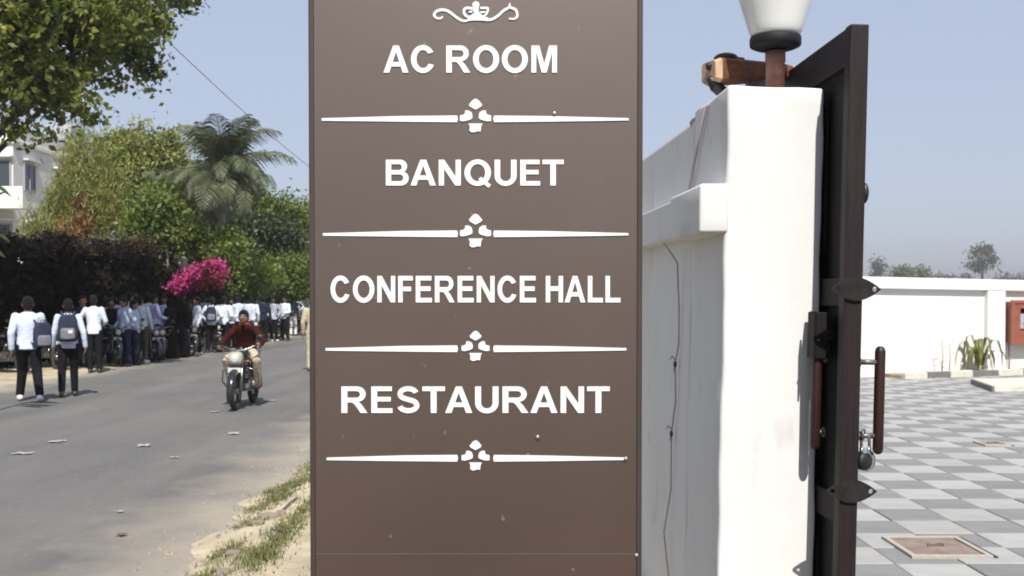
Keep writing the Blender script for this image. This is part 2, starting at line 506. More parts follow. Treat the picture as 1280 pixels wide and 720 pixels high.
def road_material():
    m = bpy.data.materials.new('dusty asphalt'); m.use_nodes = True
    n = m.node_tree.nodes; L = m.node_tree.links; b = n['Principled BSDF']
    b.inputs['Roughness'].default_value = 0.85
    tc = n.new('ShaderNodeTexCoord')
    def noise(sc, det, rough=0.6, stretch=None):
        t = n.new('ShaderNodeTexNoise'); t.inputs['Scale'].default_value = sc; t.inputs['Detail'].default_value = det
        t.inputs['Roughness'].default_value = rough
        if stretch:
            mp = n.new('ShaderNodeMapping'); mp.inputs['Scale'].default_value = stretch
            L.new(tc.outputs['Object'], mp.inputs[0]); L.new(mp.outputs[0], t.inputs[0])
        else:
            L.new(tc.outputs['Object'], t.inputs[0])
        return t.outputs[0]
    def rng_(v, a, c, o0=0.0, o1=1.0):
        r = n.new('ShaderNodeMapRange'); r.inputs[1].default_value = a; r.inputs[2].default_value = c
        r.inputs[3].default_value = o0; r.inputs[4].default_value = o1
        L.new(v, r.inputs[0]); return r.outputs[0]
    def mix(f, a, c):
        x = n.new('ShaderNodeMix'); x.data_type = 'RGBA'
        for i, q in ((6, a), (7, c)):
            if isinstance(q, tuple): x.inputs[i].default_value = (*q, 1)
            else: L.new(q, x.inputs[i])
        L.new(f, x.inputs[0]); return x.outputs[2]
    def mth(op, a, c):
        x = n.new('ShaderNodeMath'); x.operation = op
        for i, q in ((0, a), (1, c)):
            if isinstance(q, (int, float)): x.inputs[i].default_value = q
            else: L.new(q, x.inputs[i])
        return x.outputs[0]
    base = mix(rng_(noise(0.45, 6), .35, .65), (0.080, 0.078, 0.075), (0.122, 0.119, 0.113))
    base = mix(rng_(noise(1.3, 5, .6, (1.0, 0.22, 1)), .48, .66), base, (0.140, 0.136, 0.127))
    base = mix(rng_(noise(0.9, 6, .7, (1.2, .35, 1)), .56, .72, 0, .7), base, (0.066, 0.064, 0.061))
    base = mix(rng_(noise(3.2, 7, .8), .56, .70, 0, .8), base, (0.155, 0.150, 0.138))
    base = mix(rng_(noise(9, 6, .75), .60, .74), base, (0.180, 0.174, 0.162))
    base = mix(rng_(noise(70, 3, .8), .35, .72), base, (0.128, 0.125, 0.118))
    base = mix(rng_(noise(2.3, 4), .66, .74, 0, .55), base, (0.065, 0.06, 0.055))
    base = mix(rng_(noise(14, 5, .8), .57, .66, 0, .75), base, (0.205, 0.198, 0.183))
    base = mix(rng_(noise(0.55, 3, .5, (1.6, .07, 1)), .55, .7, 0, .55), base, (0.078, 0.076, 0.073))
    sp = n.new('ShaderNodeSeparateXYZ'); L.new(tc.outputs['Object'], sp.inputs[0])
    wob = mth('MULTIPLY', mth('SUBTRACT', noise(0.8, 6, .65), .5), 2.0)
    xr = mth('ADD', sp.outputs[0], wob)
    dust_r = rng_(xr, -3.05, -1.85)
    dust_l = rng_(xr, -8.5, -9.5)
    dust = mth('MAXIMUM', dust_r, dust_l)
    base = mix(dust, base, (0.305, 0.270, 0.212))
    L.new(base, b.inputs['Base Color'])
    bp = n.new('ShaderNodeBump'); bp.inputs['Strength'].default_value = .5; bp.inputs['Distance'].default_value = .01
    L.new(noise(55, 4), bp.inputs['Height']); L.new(bp.outputs[0], b.inputs['Normal'])
    return m


mb = MB()
mb.add([(-9.6, -40, 0), (-1.6, -40, 0), (-1.6, 400, 0), (-9.6, 400, 0)], [(0, 1, 2, 3)])
tag(mb.build('road', road_material()), kind='structure')


def hnoise(x, y):
    return (math.sin(x * 2.1 + y * 1.3) + math.sin(x * 5.3 - y * 3.7 + 1) * .5 + math.sin(y * 7.9 + x * 3.1) * .35
            + math.sin(x * 13.1 + y * 11.3) * .2) / 2.05


def verge_h(x, y):
    t = min(max((x + 2.25 + .16 * hnoise(x * .3 + 5, y * 1.1) + .07 * hnoise(x + 2, y * 2.9)) / 0.75, 0), 1)
    t = t * t * (3 - 2 * t)
    return -0.03 + 0.15 * t + 0.035 * hnoise(x, y) * (0.35 + t)


def grid_sheet(name, xs, ys, hf, m):
    vs = [(x, y, hf(x, y)) for y in ys for x in xs]
    nx = len(xs)
    fs = [(j * nx + i, j * nx + i + 1, (j + 1) * nx + i + 1, (j + 1) * nx + i) for j in range(len(ys) - 1) for i in range(nx - 1)]
    mb = MB(); mb.add(vs, fs, 0, True)
    o = mb.build(name, m)
    for p in o.data.polygons:
        if p.normal.z < 0: p.flip()
    return tag(o, kind='structure')


grid_sheet('verge_soil', [-2.5 + i * .09 for i in range(40)], list(np.arange(3.0, 14, .1)) + list(np.arange(14, 60, .8)), verge_h, M['soil'])


M['apron'] = mat('driveway asphalt', (0.050, 0.048, 0.046), 0.9, (0.075, 0.072, 0.068), 3, bump=0.4, bscale=60)
mb = MB(); mb.b2((-1.85, -14, -.04), (9.0, 3.12, .03)); mb.b2((1.02, 3.12, -.04), (9.0, 3.42, .03))
tag(mb.build('added_dark_apron', M['apron']), kind='structure')  # unseen dark ground added to darken what the sign reflects


def shoulder_h(x, y):
    t = min(max((-9.15 - x) / 0.9, 0), 1)
    return -0.03 + 0.10 * t + 0.03 * hnoise(x * .7, y * .7)


grid_sheet('shoulder_soil', [-22 + i * .55 for i in range(21)] + [-10.2 + i * .2 for i in range(8)], list(np.arange(6, 60, .5)), shoulder_h, M['soil'])

# grass tufts on the verge
def grass():
    P = []
    def line(a, b, wd, n):
        a = gnd(*a, .08); b = gnd(*b, .08)
        for _ in range(n):
            t = random.random(); p = a.lerp(b, t)
            P.append((p.x + random.gauss(0, wd), p.y + random.gauss(0, wd * 2.2)))
    line((392, 578), (330, 628), .10, 1000)
    line((380, 606), (320, 634), .07, 700)
    for a, b, wd, n in (((392, 640), (372, 656), .05, 260), ((368, 660), (345, 676), .05, 420), ((350, 680), (312, 706), .06, 620), ((338, 700), (318, 716), .05, 240),
                        ((300, 680), (272, 688), .045, 300), ((262, 708), (232, 720), .055, 420), ((322, 655), (305, 662), .04, 110), ((420, 540), (392, 572), .12, 900), ((250, 730), (150, 790), .1, 500), ((380, 740), (300, 800), .14, 300)):
        line(a, b, wd, n)
    for _ in range(260):
        P.append((random.uniform(-1.9, .6), random.uniform(4.5, 25)))
    V = []
    for x, y in P:
        z = verge_h(x, y)
        for _ in range(2):
            h = random.uniform(.012, .05); a = random.uniform(0, 2 * PI); l = random.uniform(.2, 1.1) * h
            wd = random.uniform(.0025, .006)
            ox, oy = random.gauss(0, .012), random.gauss(0, .012)
            dx, dy = math.cos(a), math.sin(a)
            b = np.array([x + ox, y + oy, z - .01]); t = b + np.array([dx * l, dy * l, h])
            s = np.array([-dy * wd, dx * wd, 0])
            V += [b - s, b + s, t + s * .3, t - s * .3]
    o = link('verge_grass', quads_mesh('verge_grass', np.array(V)), LF['grass'])
    tag(o, 'patchy dry green grass growing along the sandy road verge', 'grass', kind='stuff')
grass()

def gravel():
    q = MB()
    for _ in range(1500):
        x = -1.95 + random.gauss(0, .28) if random.random() < .6 else random.uniform(-1.9, .3)
        y = random.uniform(4.5, 16); r_ = random.uniform(.004, .016) * (1 if random.random() < .9 else 1.8)
        z = max(verge_h(x, y), 0.0) + r_ * .25; a = random.uniform(0, 6.28)
        P_ = [(r_ * random.uniform(.7, 1.3) * math.cos(a + k * 1.257), r_ * random.uniform(.7, 1.2) * math.sin(a + k * 1.257)) for k in range(5)]
        q.add([(x + u, y + v, z - r_ * .4) for u, v in P_] + [(x + u * .6, y + v * .6, z + r_ * .45) for u, v in P_], [tuple(5 + k for k in range(5))] + [(k, (k + 1) % 5, 5 + (k + 1) % 5, 5 + k) for k in range(5)])
    tag(q.build('gravel', M['rock']), 'loose gravel and crumbs strewn along the edge of road and verge', 'gravel', kind='stuff')
gravel()

# rubble stones on the verge
def stone_mesh(seed):
    random.seed(seed)
    bm = bmesh.new(); bmesh.ops.create_icosphere(bm, subdivisions=2, radius=1)
    for v in bm.verts:
        n = v.co.normalized()
        v.co = n * (1 + .28 * math.sin(n.x * 3 + seed) * math.cos(n.y * 4 + seed * 2) + random.uniform(-.09, .09))
    me = bpy.data.meshes.new('stone'); bm.to_mesh(me); bm.free(); return me
stones = [stone_mesh(s) for s in (1, 2, 3)]
random.seed(21)
for i, (px, py, sz, lab) in enumerate([
        (338, 652, .055, 'flat brown stone lying in the sand below the grass patch'),
        (322, 660, .05, 'rounded brown stone half buried beside the white scrap'),
        (331, 646, .042, 'small tan stone above the flat brown stone on the verge'),
        (352, 649, .038, 'tan stone nearest the sign among the verge rubble'),
        (308, 652, .045, 'grey stone at the edge of the dusty asphalt'),
        (292, 690, .04, 'stone beside the small grass tuft at the road edge'),
        (340, 672, .035, 'lone pebble sized stone on bare sand between grass patches'),
        (280, 712, .05, 'brown stone lowest on the verge, at the foot of the photo')]):
    p = gnd(px, py, .09)
    o = link('stone', stones[i % 3], M['rock'])
    z = verge_h(p.x, p.y)
    o.location = (p.x, p.y, z + sz * .15); o.scale = (sz * 1.3, sz, sz * .55); o.rotation_euler = (random.uniform(-.2, .2), random.uniform(-.2, .2), random.uniform(0, 6))
    tag(o, lab, 'stone', 'rubble stones on the sandy verge')
# a dry twig
p = gnd(352, 645, .1); q = gnd(372, 632, .1)
mb = MB(); z0 = verge_h(p.x, p.y) + .012
mb.tube([(p.x, p.y, z0), ((p.x + q.x) / 2, (p.y + q.y) / 2 + .03, z0 + .02), (q.x, q.y, verge_h(q.x, q.y) + .012)], [.008, .007, .004], 6)
mb.tube([((p.x + q.x) / 2, (p.y + q.y) / 2 + .03, z0 + .02), ((p.x + q.x) / 2 + .05, (p.y + q.y) / 2 + .16, z0 + .03)], [.005, .003], 5)
tag(mb.build('twig', M['bark']), 'thin dry twig lying on the sand near the sign', 'twig')

# paper scraps on the asphalt
def scrap(px, py, sx, sy, label, z=.006, m='paper'):
    sx *= .62; sy *= .62
    p = gnd(px, py, z)
    bmx = MB(); nx = 5; vs = []
    for j in range(nx):
        for i in range(nx):
            u, v = i / (nx - 1) - .5, j / (nx - 1) - .5
            vs.append((u * sx * (1 + .25 * math.sin(v * 9 + px)), v * sy * (1 + .25 * math.cos(u * 8 + py)), .003 + abs(math.sin(u * 5 + v * 4 + px)) * .008))
    bmx.add(vs, [(j * nx + i, j * nx + i + 1, (j + 1) * nx + i + 1, (j + 1) * nx + i) for j in range(nx - 1) for i in range(nx - 1)], 0, True)
    zz = verge_h(p.x, p.y) + .01 if p.x > -1.95 else z
    o = bmx.build('paper_scrap' if m == 'paper' else 'dry_leaf', M[m], None, (p.x, p.y, zz), (0, 0, px * .7))
    return tag(o, label, 'litter', 'litter on the road' if m == 'paper' else None)
scrap(71, 552, .22, .3, 'white paper scrap on the asphalt below the two walking students')
scrap(29, 567, .2, .3, 'thin pale paper scrap on the asphalt nearest the left photo edge')
scrap(180, 557, .2, .3, 'largest white paper scrap in the middle of the road')
scrap(218, 572, .1, .15, 'tiny pale paper scrap nearest the camera on the asphalt')
scrap(268, 515, .13, .25, 'pale paper scrap just left of the moving motorcycle wheel')
scrap(292, 542, .2, .3, 'white paper scrap on the asphalt in front of the moving motorcycle')
scrap(340, 501, .17, .3, 'pale paper scrap to the right of the motorcycle shadow')
scrap(150, 640, .07, .08, 'small pale paper scrap alone on the near asphalt')
scrap(295, 668, .075, .13, 'crumpled white paper scrap on the sandy verge among stones')
scrap(152, 669, .10, .10, 'dark brown dry leaf flattened on the near asphalt', m='dry_leaf')

# ------------------------------------------------------------------ courtyard paving
T = 0.435
pav = empty('courtyard_paving', loc=(0, 0, 0), kind='structure')
mb = MB(); mb.b2((1.0, 3.44, -.12), (22, 24.5, -.045))
mb.build('paving_bed', M['mortar'], pav)
def tile_mesh():
    bmx = MB(); g = .0035; h = T / 2 - g; c = .006
    lo = [(-h, -h), (h, -h), (h, h), (-h, h)]; hi = [(x * (h - c) / h, y * (h - c) / h) for x, y in lo]
    vs = [(x, y, -.045) for x, y in lo] + [(x, y, -.005) for x, y in lo] + [(x, y, 0) for x, y in hi]
    fs = [(8, 9, 10, 11)]
    for i in range(4):
        j = (i + 1) % 4
        fs += [(i, j, 4 + j, 4 + i), (4 + i, 4 + j, 8 + j, 8 + i)]
    bmx.add(vs, fs)
    return bmx
for k_ in ('tile_light', 'tile_dark'):          # every tile a little different, dirt drifting across them
    n_ = M[k_].node_tree.nodes; L_ = M[k_].node_tree.links; b_ = n_['Principled BSDF']
    src = b_.inputs['Base Color'].links[0].from_socket
    oi = n_.new('ShaderNodeObjectInfo'); ge = n_.new('ShaderNodeNewGeometry')
    nz = n_.new('ShaderNodeTexNoise'); nz.inputs['Scale'].default_value = 0.9; nz.inputs['Detail'].default_value = 7; nz.inputs['Roughness'].default_value = .7
    L_.new(ge.outputs['Position'], nz.inputs[0])
    r1 = n_.new('ShaderNodeMapRange'); r1.inputs[3].default_value = .90; r1.inputs[4].default_value = 1.08; L_.new(oi.outputs['Random'], r1.inputs[0])
    r2 = n_.new('ShaderNodeMapRange'); r2.inputs[1].default_value = .38; r2.inputs[2].default_value = .68; L_.new(nz.outputs[0], r2.inputs[0])
    hs = n_.new('ShaderNodeHueSaturation'); L_.new(r1.outputs[0], hs.inputs['Value']); L_.new(src, hs.inputs['Color'])
    mx = n_.new('ShaderNodeMix'); mx.data_type = 'RGBA'; mx.inputs[7].default_value = (0.26, 0.245, 0.215, 1)
    sc2 = n_.new('ShaderNodeMath'); sc2.operation = 'MULTIPLY'; sc2.inputs[1].default_value = .28; L_.new(r2.outputs[0], sc2.inputs[0])
    L_.new(sc2.outputs[0], mx.inputs[0]); L_.new(hs.outputs[0], mx.inputs[6]); L_.new(mx.outputs[2], b_.inputs['Base Color'])
t_light = tile_mesh().mesh('tile'); t_light.materials.append(M['tile_light'])
t_dark = tile_mesh().mesh('tile'); t_dark.materials.append(M['tile_dark'])
rest = MB(); cand = []
for i in range(-5, 42):
    for j in range(-17, 36):
        cx, cy = 3.25 - T / 2 + i * T, 8.41 - T / 2 + j * T
        if cx < 1.25 or cx > 21 or cy < 3.7 or cy > 23.8: continue
        px = 640 + cx / cy * F; py = HOR + CAMZ / cy * F
        inside = 1040 < px < 1300 and py < 745
        cand.append((0 if inside else 1, cy, cx, (i + j) % 2 == 0))
cand.sort()
tm = tile_mesh()
for k, (o_, cy, cx, dk) in enumerate(cand):
    dz = random.uniform(-.003, .003)
    if k < 296 and o_ == 0:
        o = bpy.data.objects.new('tile', t_dark if dk else t_light)
        COL.objects.link(o); o.parent = pav; o.location = (cx, cy, dz); o.rotation_euler = (random.uniform(-.004, .004), random.uniform(-.004, .004), random.uniform(-.004, .004))
    else:
        rest.add([(x + cx, y + cy, z + dz) for x, y, z in tm.v], tm.f, 1 if dk else 0)
tag(rest.build('tile', [M['tile_light'], M['tile_dark']], pav), label='joined outlying grey and white paving tiles', kind='stuff')

# manhole covers
def cover(px0, px1, py0, py1, label):
    a = gnd(px0, py1); b = gnd(px1, py0)
    cx, cy = (a.x + b.x) / 2, (a.y + b.y) / 2; sx, sy = abs(b.x - a.x), abs(b.y - a.y)
    r = empty('manhole_cover', label, 'manhole cover', (cx, cy, 0.004), 0, 'manhole covers in the courtyard')
    bmx = MB(); f = .035
    for lo, hi in (((-sx / 2, -sy / 2), (sx / 2, -sy / 2 + f)), ((-sx / 2, sy / 2 - f), (sx / 2, sy / 2)),
                   ((-sx / 2, -sy / 2 + f), (-sx / 2 + f, sy / 2 - f)), ((sx / 2 - f, -sy / 2 + f), (sx / 2, sy / 2 - f))):
        bmx.b2((lo[0], lo[1], -.02), (hi[0], hi[1], .014))
    bmx.build('frame', M['cement'], r, bevel=.003)
    bmx = MB(); bmx.b2((-sx / 2 + f + .006, -sy / 2 + f + .006, -.02), (sx / 2 - f - .012, sy / 2 - f - .006, .009))
    lid = bmx.build('lid', M['rust'], r, bevel=.003)
    bmx = MB(); bmx.tube([(-.05, 0, .008), (-.05, 0, .024), (.05, 0, .024), (.05, 0, .008)], .006, 6)
    bmx.build('lifting_handle', M['dull_steel'], lid)
    bmx = MB(); bmx.b2((sx / 2 + .004, -sy / 2, -.02), (sx / 2 + .03, sy / 2, .006)); bmx.build('gap_strip', M['black'], r)
cover(1140, 1196, 673, 698, 'rusty square manhole cover set in the nearest checked tiles')
cover(1232, 1248, 553, 558, 'distant brown manhole cover set in the middle of the checked courtyard')

# ------------------------------------------------------------------ far compound wall
A = Vector((445 / F * 22.4, 22.4, 0)); B = Vector((640 / F * 24.0, 24.0, 0))
ud = (B - A).normalized(); nd = Vector((ud.y, -ud.x, 0))
wall_rz = math.atan2(ud.y, ud.x)
def u_at(px):
    k = (px - 640) / F
    # A + ud*t : x = k*y
    return (k * A.y - A.x) / (ud.x - k * ud.y)
u0, u1 = -4.5, 13.0
fw = empty('compound_wall', 'low white compound wall with recessed panels behind the checked courtyard', 'wall', A, wall_rz)
def wtop(u): return 2.07 - u * 0.011
mb = MB()
def wslab(mb, ua, ub, w0, w1, z0=None, band=None, mi=0):
    """w towards the camera; z0..top follows the slope"""
    vs = []
    for wv in (w0, w1):
        for u in (ua, ub):
            t = wtop(u)
            zl = (t - band) if band else z0
            vs += [(u, -wv, zl), (u, -wv, t if band or z0 is not None else t)]
    mb.add(vs, [(0, 2, 3, 1), (4, 5, 7, 6), (0, 1, 5, 4), (2, 6, 7, 3), (1, 3, 7, 5), (0, 4, 6, 2)])
wslab(mb, u0, u1, -.2, 0, -.1)
mb.build('wall_body', M['white_wall2'], fw)
mb = MB(); 
vs = []
mb2 = MB(); wslab(mb2, u0 - .02, u1 + .02, -.22, .115, band=.24)
o = mb2.build('coping_band', M['white_wall2'], fw, bevel=.012); o.location.z = .012
pil = [(u_at(1230), u_at(1252))]
step = 3.9
pil += [(pil[0][0] - step, pil[0][1] - step), (pil[0][0] + step, pil[0][1] + step), (pil[0][0] + 2 * step, pil[0][1] + 2 * step)]
for a, b in pil:
    mb = MB(); t = min(wtop(a), wtop(b)) - .232
    mb.b2((a, -.112, -.1), (b, .01, t)); mb.build('pilaster', M['white_wall2'], fw, bevel=.01)

def on_wall(px, py, off=0.0):
    u = u_at(px); p = A + ud * u + nd * off
    z = CAMZ + (HOR - py) / F * p.y
    return u, z

# orange box on the wall
ub, zb = on_wall(1254, 377); _, zb2 = on_wall(1256, 428)
bw = .98
ob = empty('wall_box', 'orange metal box with a dark window mounted on the white wall', 'box', A + ud * (ub + bw / 2) + nd * .01 + Vector((0, 0, zb2)), wall_rz)
hh = zb - zb2; D_ = .24
mb = MB()
fr = .24
mb.b2((-bw / 2, -.03, 0), (bw / 2, 0, hh))
for lo, hi in (((-bw / 2, 0), (-bw / 2 + fr, hh)), ((bw / 2 - fr, 0), (bw / 2, hh)), ((-bw / 2 + fr, 0), (bw / 2 - fr, fr * 1.1)), ((-bw / 2 + fr, hh - fr * .62), (bw / 2 - fr, hh))):
    mb.b2((lo[0], -D_, lo[1]), (hi[0], -.03, hi[1]))
mb.build('casing', M['orange'], ob)
mb = MB(); e = .035
for lo, hi in (((-bw / 2 - e, -e), (-bw / 2 + e, hh + e)), ((bw / 2 - e, -e), (bw / 2 + e, hh + e)), ((-bw / 2 + e, -e), (bw / 2 - e, e)), ((-bw / 2 + e, hh - e), (bw / 2 - e, hh + e))):
    mb.b2((lo[0], -D_ - .025, lo[1]), (hi[0], -D_ + .02, hi[1]))
mb.build('door_frame', M['orange'], ob, bevel=.006)
mb = MB(); mb.b2((-bw / 2 + fr + .002, -.05, fr * 1.1 + .002), (bw / 2 - fr - .002, -.032, hh - fr * .62 - .002)); mb.build('back_plate', M['orange_dark'], ob)
mb = MB(); mb.b2((-.19, -.16, fr * 1.1 + .03), (.12, -.055, hh - fr * .62 - .12)); mt = mb.build('meter', M['meter'], ob, bevel=.015)
mb = MB(); mb.lathe([(.05, 0), (.05, .02), (.04, .025)], 16, (-.02, -.165, fr * 1.1 + .16), 0, Matrix.Rotation(PI / 2, 3, 'X')); mb.build('dial', M['black'], mt)
mb = MB(); mb.lathe([(.055, 0), (.055, .06), (.035, .075)], 14, (.03, -.09, hh - fr * .62 - .08)); mb.build('breaker', M['black'], ob)
# conduit below
mb = MB(); uc, zc = on_wall(1261, 430)
cp = A + ud * uc + nd * .03
mb.tube([(cp.x, cp.y, .0), (cp.x + .01, cp.y, zb2 * .5), (cp.x - .02, cp.y, zb2 - .005)], .014, 8)
tag(mb.build('conduit', M['cable']), 'thin grey conduit running down the white wall from the orange box', 'conduit')

# planting bed along the wall
bed = empty('planting_bed', kind='structure', loc=A, rz=wall_rz)
mb = MB(); mb.b2((u_at(1100), -.62, -.1), (9, -.002, .07)); mb.build('bed_soil', M['bed_soil'], bed)
edges_ = [1100, 1128, 1156, 1184, 1215, 1246, 1276, 1306, 1338, 1372]
kb = empty('kerb', 'row of grey and pale kerb blocks edging the planting bed by the wall', 'kerb', A + nd * .63, wall_rz)
for i in range(len(edges_) - 1):
    a, b = u_at(edges_[i]), u_at(edges_[i + 1])
    mb = MB(); mb.b2((a + .006, -.12, -.05), (b - .006, 0, .12 + (i % 3) * .008))
    mb.build('kerb_block', M['kerb_light' if i % 2 == 0 else 'kerb_dark'], kb, bevel=.012)
mb = MB()
a, b, c, d = gnd(1216, 480), gnd(1243, 490), gnd(1345, 489), gnd(1345, 477)
st = empty('concrete_slab', 'low cream concrete slab with a dark front edge before the kerb', 'slab', (a.x, a.y, 0))
pts = [(p.x - a.x, p.y - a.y) for p in (a, b, c, d)]
mb.prism(pts, lambda x, y, z: (x, y, z), .0, .10); mb.build('slab_top', M['kerb_light'], st, bevel=.008)
mb = MB(); q = Vector((pts[1][0], pts[1][1], 0)); qn = Vector((q.y, -q.x, 0)).normalized()
mb.box(q * .5 + Vector((0, 0, .045)) + qn * .0205, (q.length, .04, .09), Matrix.Rotation(math.atan2(q.y, q.x), 3, 'Z')); mb.build('edge_strip', M['kerb_dark'], st)

# young plant with arching leaves
def long_leaf(name, pts, wd, m, parent, fold=.25):
    pts = [Vector(p) for p in pts]; vs = []; fs = []
    n = len(pts)
    for i, p in enumerate(pts):
        t = (pts[min(i + 1, n - 1)] - pts[max(i - 1, 0)]).normalized()
        s = t.cross(Vector((0, 0, 1)));
        if s.length < .05: s = Vector((1, .2, 0))
        s.normalize(); up = s.cross(t)
        ww = wd * math.sin(PI * min(.08 + .92 * i / (n - 1), .985)) ** .7
        vs += [p - s * ww + up * ww * fold, p, p + s * ww + up * ww * fold]
    for i in range(n - 1):
        fs += [(3 * i, 3 * i + 1, 3 * i + 4, 3 * i + 3), (3 * i + 1, 3 * i + 2, 3 * i + 5, 3 * i + 4)]
    q = MB(); q.add(vs, fs, 0, True); return q.build(name, m, parent)
bp = A + ud * u_at(1211) + nd * .32
yp = empty('young_palm', 'young plant with arching yellow green leaves in the bed by the wall', 'plant', bp + Vector((0, 0, .06)))
for i in range(13):
    a = i * 2.4 + .3; hgt = random.uniform(.45, .9); rd = random.uniform(.26, .52)
    dx, dy = math.cos(a) * rd, math.sin(a) * rd * .6
    long_leaf('leaf', [(dx * .1, dy * .1, 0), (dx * .35, dy * .35, hgt * .6), (dx * .65, dy * .65, hgt * .92), (dx * .92, dy, hgt * .88), (dx * 1.12, dy * 1.1, hgt * .52), (dx * 1.16, dy * 1.15, hgt * .12)], .048, LF['young'], yp)
mb = MB(); mb.lathe([(.05, 0), (.045, .1), (.02, .25)], 8); mb.build('stem', M['bark_pale'], yp)
for px, hh_, lab in ((1165, .68, 'taller thin bare sapling stem standing by the white wall'), (1174, .62, 'shorter thin bare sapling stem beside the taller one')):
    q = A + ud * u_at(px) + nd * .3
    e_ = empty('sapling', lab, 'sapling', q + Vector((0, 0, .06)), 0, 'bare saplings in the planting bed')
    mb = MB(); mb.tube([(0, 0, 0), (.02, 0, hh_ * .5), (-.01, 0, hh_)], [.013, .011, .007], 6); mb.build('stem', M['bark_pale'], e_)
    mb = MB()
    for k in range(3): mb.tube([(-.005, 0, hh_ * (.75 + .1 * k)), (-.005 + (-1) ** k * .12, .02, hh_ * (.82 + .1 * k))], [.006, .003], 5)
    mb.build('twigs', M['bark_pale'], e_)

# ------------------------------------------------------------------ gate pillar and boundary wall
LEAN = 0.0222      # px per px lean seen in the photograph, extra to perspective
WD = Vector((-0.052, 1, 0)).normalized(); WN = Vector((-WD.y, WD.x, 0))      # along the wall; out to the left (road side)
PF = at(905, 300, 3.95); PF.z = 0
wrz = math.atan2(WD.y, WD.x) - PI / 2
# local frame: +Y along the wall away, +X right
pw = at(1029, 200, 3.95).x - at(906, 200, 3.95).x
lean = Matrix.Shear  # not used
def leaned(o, base):
    o.rotation_euler = (0, R(1.05), wrz)
pillar = empty('gate_pillar', 'white plastered gate pillar with a side ledge and lamp on top', 'pillar', (PF.x - .03, PF.y, 0))
leaned(pillar, PF)
PT = 2.425; PD = .56; PW = pw
# slightly rough shaft: gridded box with soft irregular edges
def rough_shaft(x0, x1, y0, y1, z0, z1, nx, ny, nz, amp, seed, bev=.014):
    bm = bmesh.new()
    bmesh.ops.create_cube(bm, size=1)
    bmesh.ops.bevel(bm, geom=[e for e in bm.edges], offset=.0001, segments=1, affect='EDGES') if False else None
    for v in bm.verts:
        v.co = Vector((x0 + (v.co.x + .5) * (x1 - x0), y0 + (v.co.y + .5) * (y1 - y0), z0 + (v.co.z + .5) * (z1 - z0)))
    bmesh.ops.bevel(bm, geom=list(bm.edges), offset=bev, segments=3, profile=.5, affect='EDGES')
    for k in range(1, nz):
        zc = z0 + (z1 - z0) * k / nz
        g = list(bm.verts) + list(bm.edges) + list(bm.faces)
        bmesh.ops.bisect_plane(bm, geom=g, plane_co=(0, 0, zc), plane_no=(0, 0, 1))
    for k in range(1, nx):
        g = list(bm.verts) + list(bm.edges) + list(bm.faces)
        bmesh.ops.bisect_plane(bm, geom=g, plane_co=(x0 + (x1 - x0) * k / nx, 0, 0), plane_no=(1, 0, 0))
    for k in range(1, ny):
        g = list(bm.verts) + list(bm.edges) + list(bm.faces)
        bmesh.ops.bisect_plane(bm, geom=g, plane_co=(0, y0 + (y1 - y0) * k / ny, 0), plane_no=(0, 1, 0))
    for v in bm.verts:
        c = v.co
        v.co = c + Vector((math.sin(c.z * 9 + seed) + .6 * math.sin(c.z * 23 + c.y * 5 + seed), math.sin(c.z * 7 + c.x * 11 + seed) , .8 * math.sin(c.x * 25 + c.y * 13 + seed))) * amp
    for f in bm.faces: f.smooth = True
    me = bpy.data.meshes.new('shaft'); bm.to_mesh(me); bm.free()
    return me
link('shaft', rough_shaft(0, PW, 0, PD, -.1, PT, 4, 4, 40, .0022, 1.0), M['white_wall'], pillar)
link('ledge', rough_shaft(-.098, .01, -.004, PD + .001, 1.885, 2.065, 1, 2, 3, .0022, 2.0, .012), M['white_wall'], pillar)

bw_ = empty('boundary_wall', 'white boundary wall with a ledge running back from the gate pillar', 'wall', pillar.location + WD * (PD + .003), 0)
bw_.rotation_euler = (0, 0, wrz)
sx = math.tan(R(1.05))
mb = MB()
mb.b2((0, 0, -.1), (.24, 32, 2.39)); o = mb.build('wall_body', M['white_wall'], bw_, bevel=.015)
mb = MB(); mb.b2((-.075, .004, 1.90), (.02, 32.01, 2.06)); mb.build('ledge', M['white_wall'], bw_, bevel=.01)
# match the pillar's lean at the joint: both lean alike
bw_.rotation_euler = (0, R(1.05), wrz)
# a small broken plaster lump on the wall top
mb = MB(); mb.ell((.06, .05, 2.385), (.07, .06, .035), 10, 6); mb.build('plaster_lump', M['cement'], bw_)

# cables on the wall
def wallpt(y, z, off=.012):
    Mx = Matrix.Translation(pillar.location) @ Euler((0, R(1.05), wrz)).to_matrix().to_4x4()
    return Mx @ Vector((-off, y, z))
mb = MB(); mb.tube([wallpt(.30, 2.44, -.05), wallpt(.30, 2.40, .012), wallpt(.48, 2.2, .014), wallpt(.56, 2.10, .016), wallpt(.62, 2.068, .03)], [.007, .006, .006, .006, .006], 8)
tag(mb.build('cable', M['cable']), 'grey cable running down the pillar side to the ledge', 'cable')
mb = MB()
pts = [wallpt(0.70, 1.885, .09), wallpt(0.70, 1.80, .03), wallpt(0.72, 1.60, .014), wallpt(0.72, 1.45, .012), wallpt(0.75, 1.36, .02), wallpt(0.76, 1.2, .012), wallpt(0.80, 1.05, .02), wallpt(0.82, .8, .012), wallpt(0.87, .6, .03), wallpt(0.78, .4, .02), wallpt(0.83, .2, .02), wallpt(0.85, 0.0, .02)]
mb.tube(pts, .0038, 6)
cb = tag(mb.build('hanging_wire', M['cable']), 'thin pinkish grey wire hanging down the shaded wall below the ledge', 'wire')
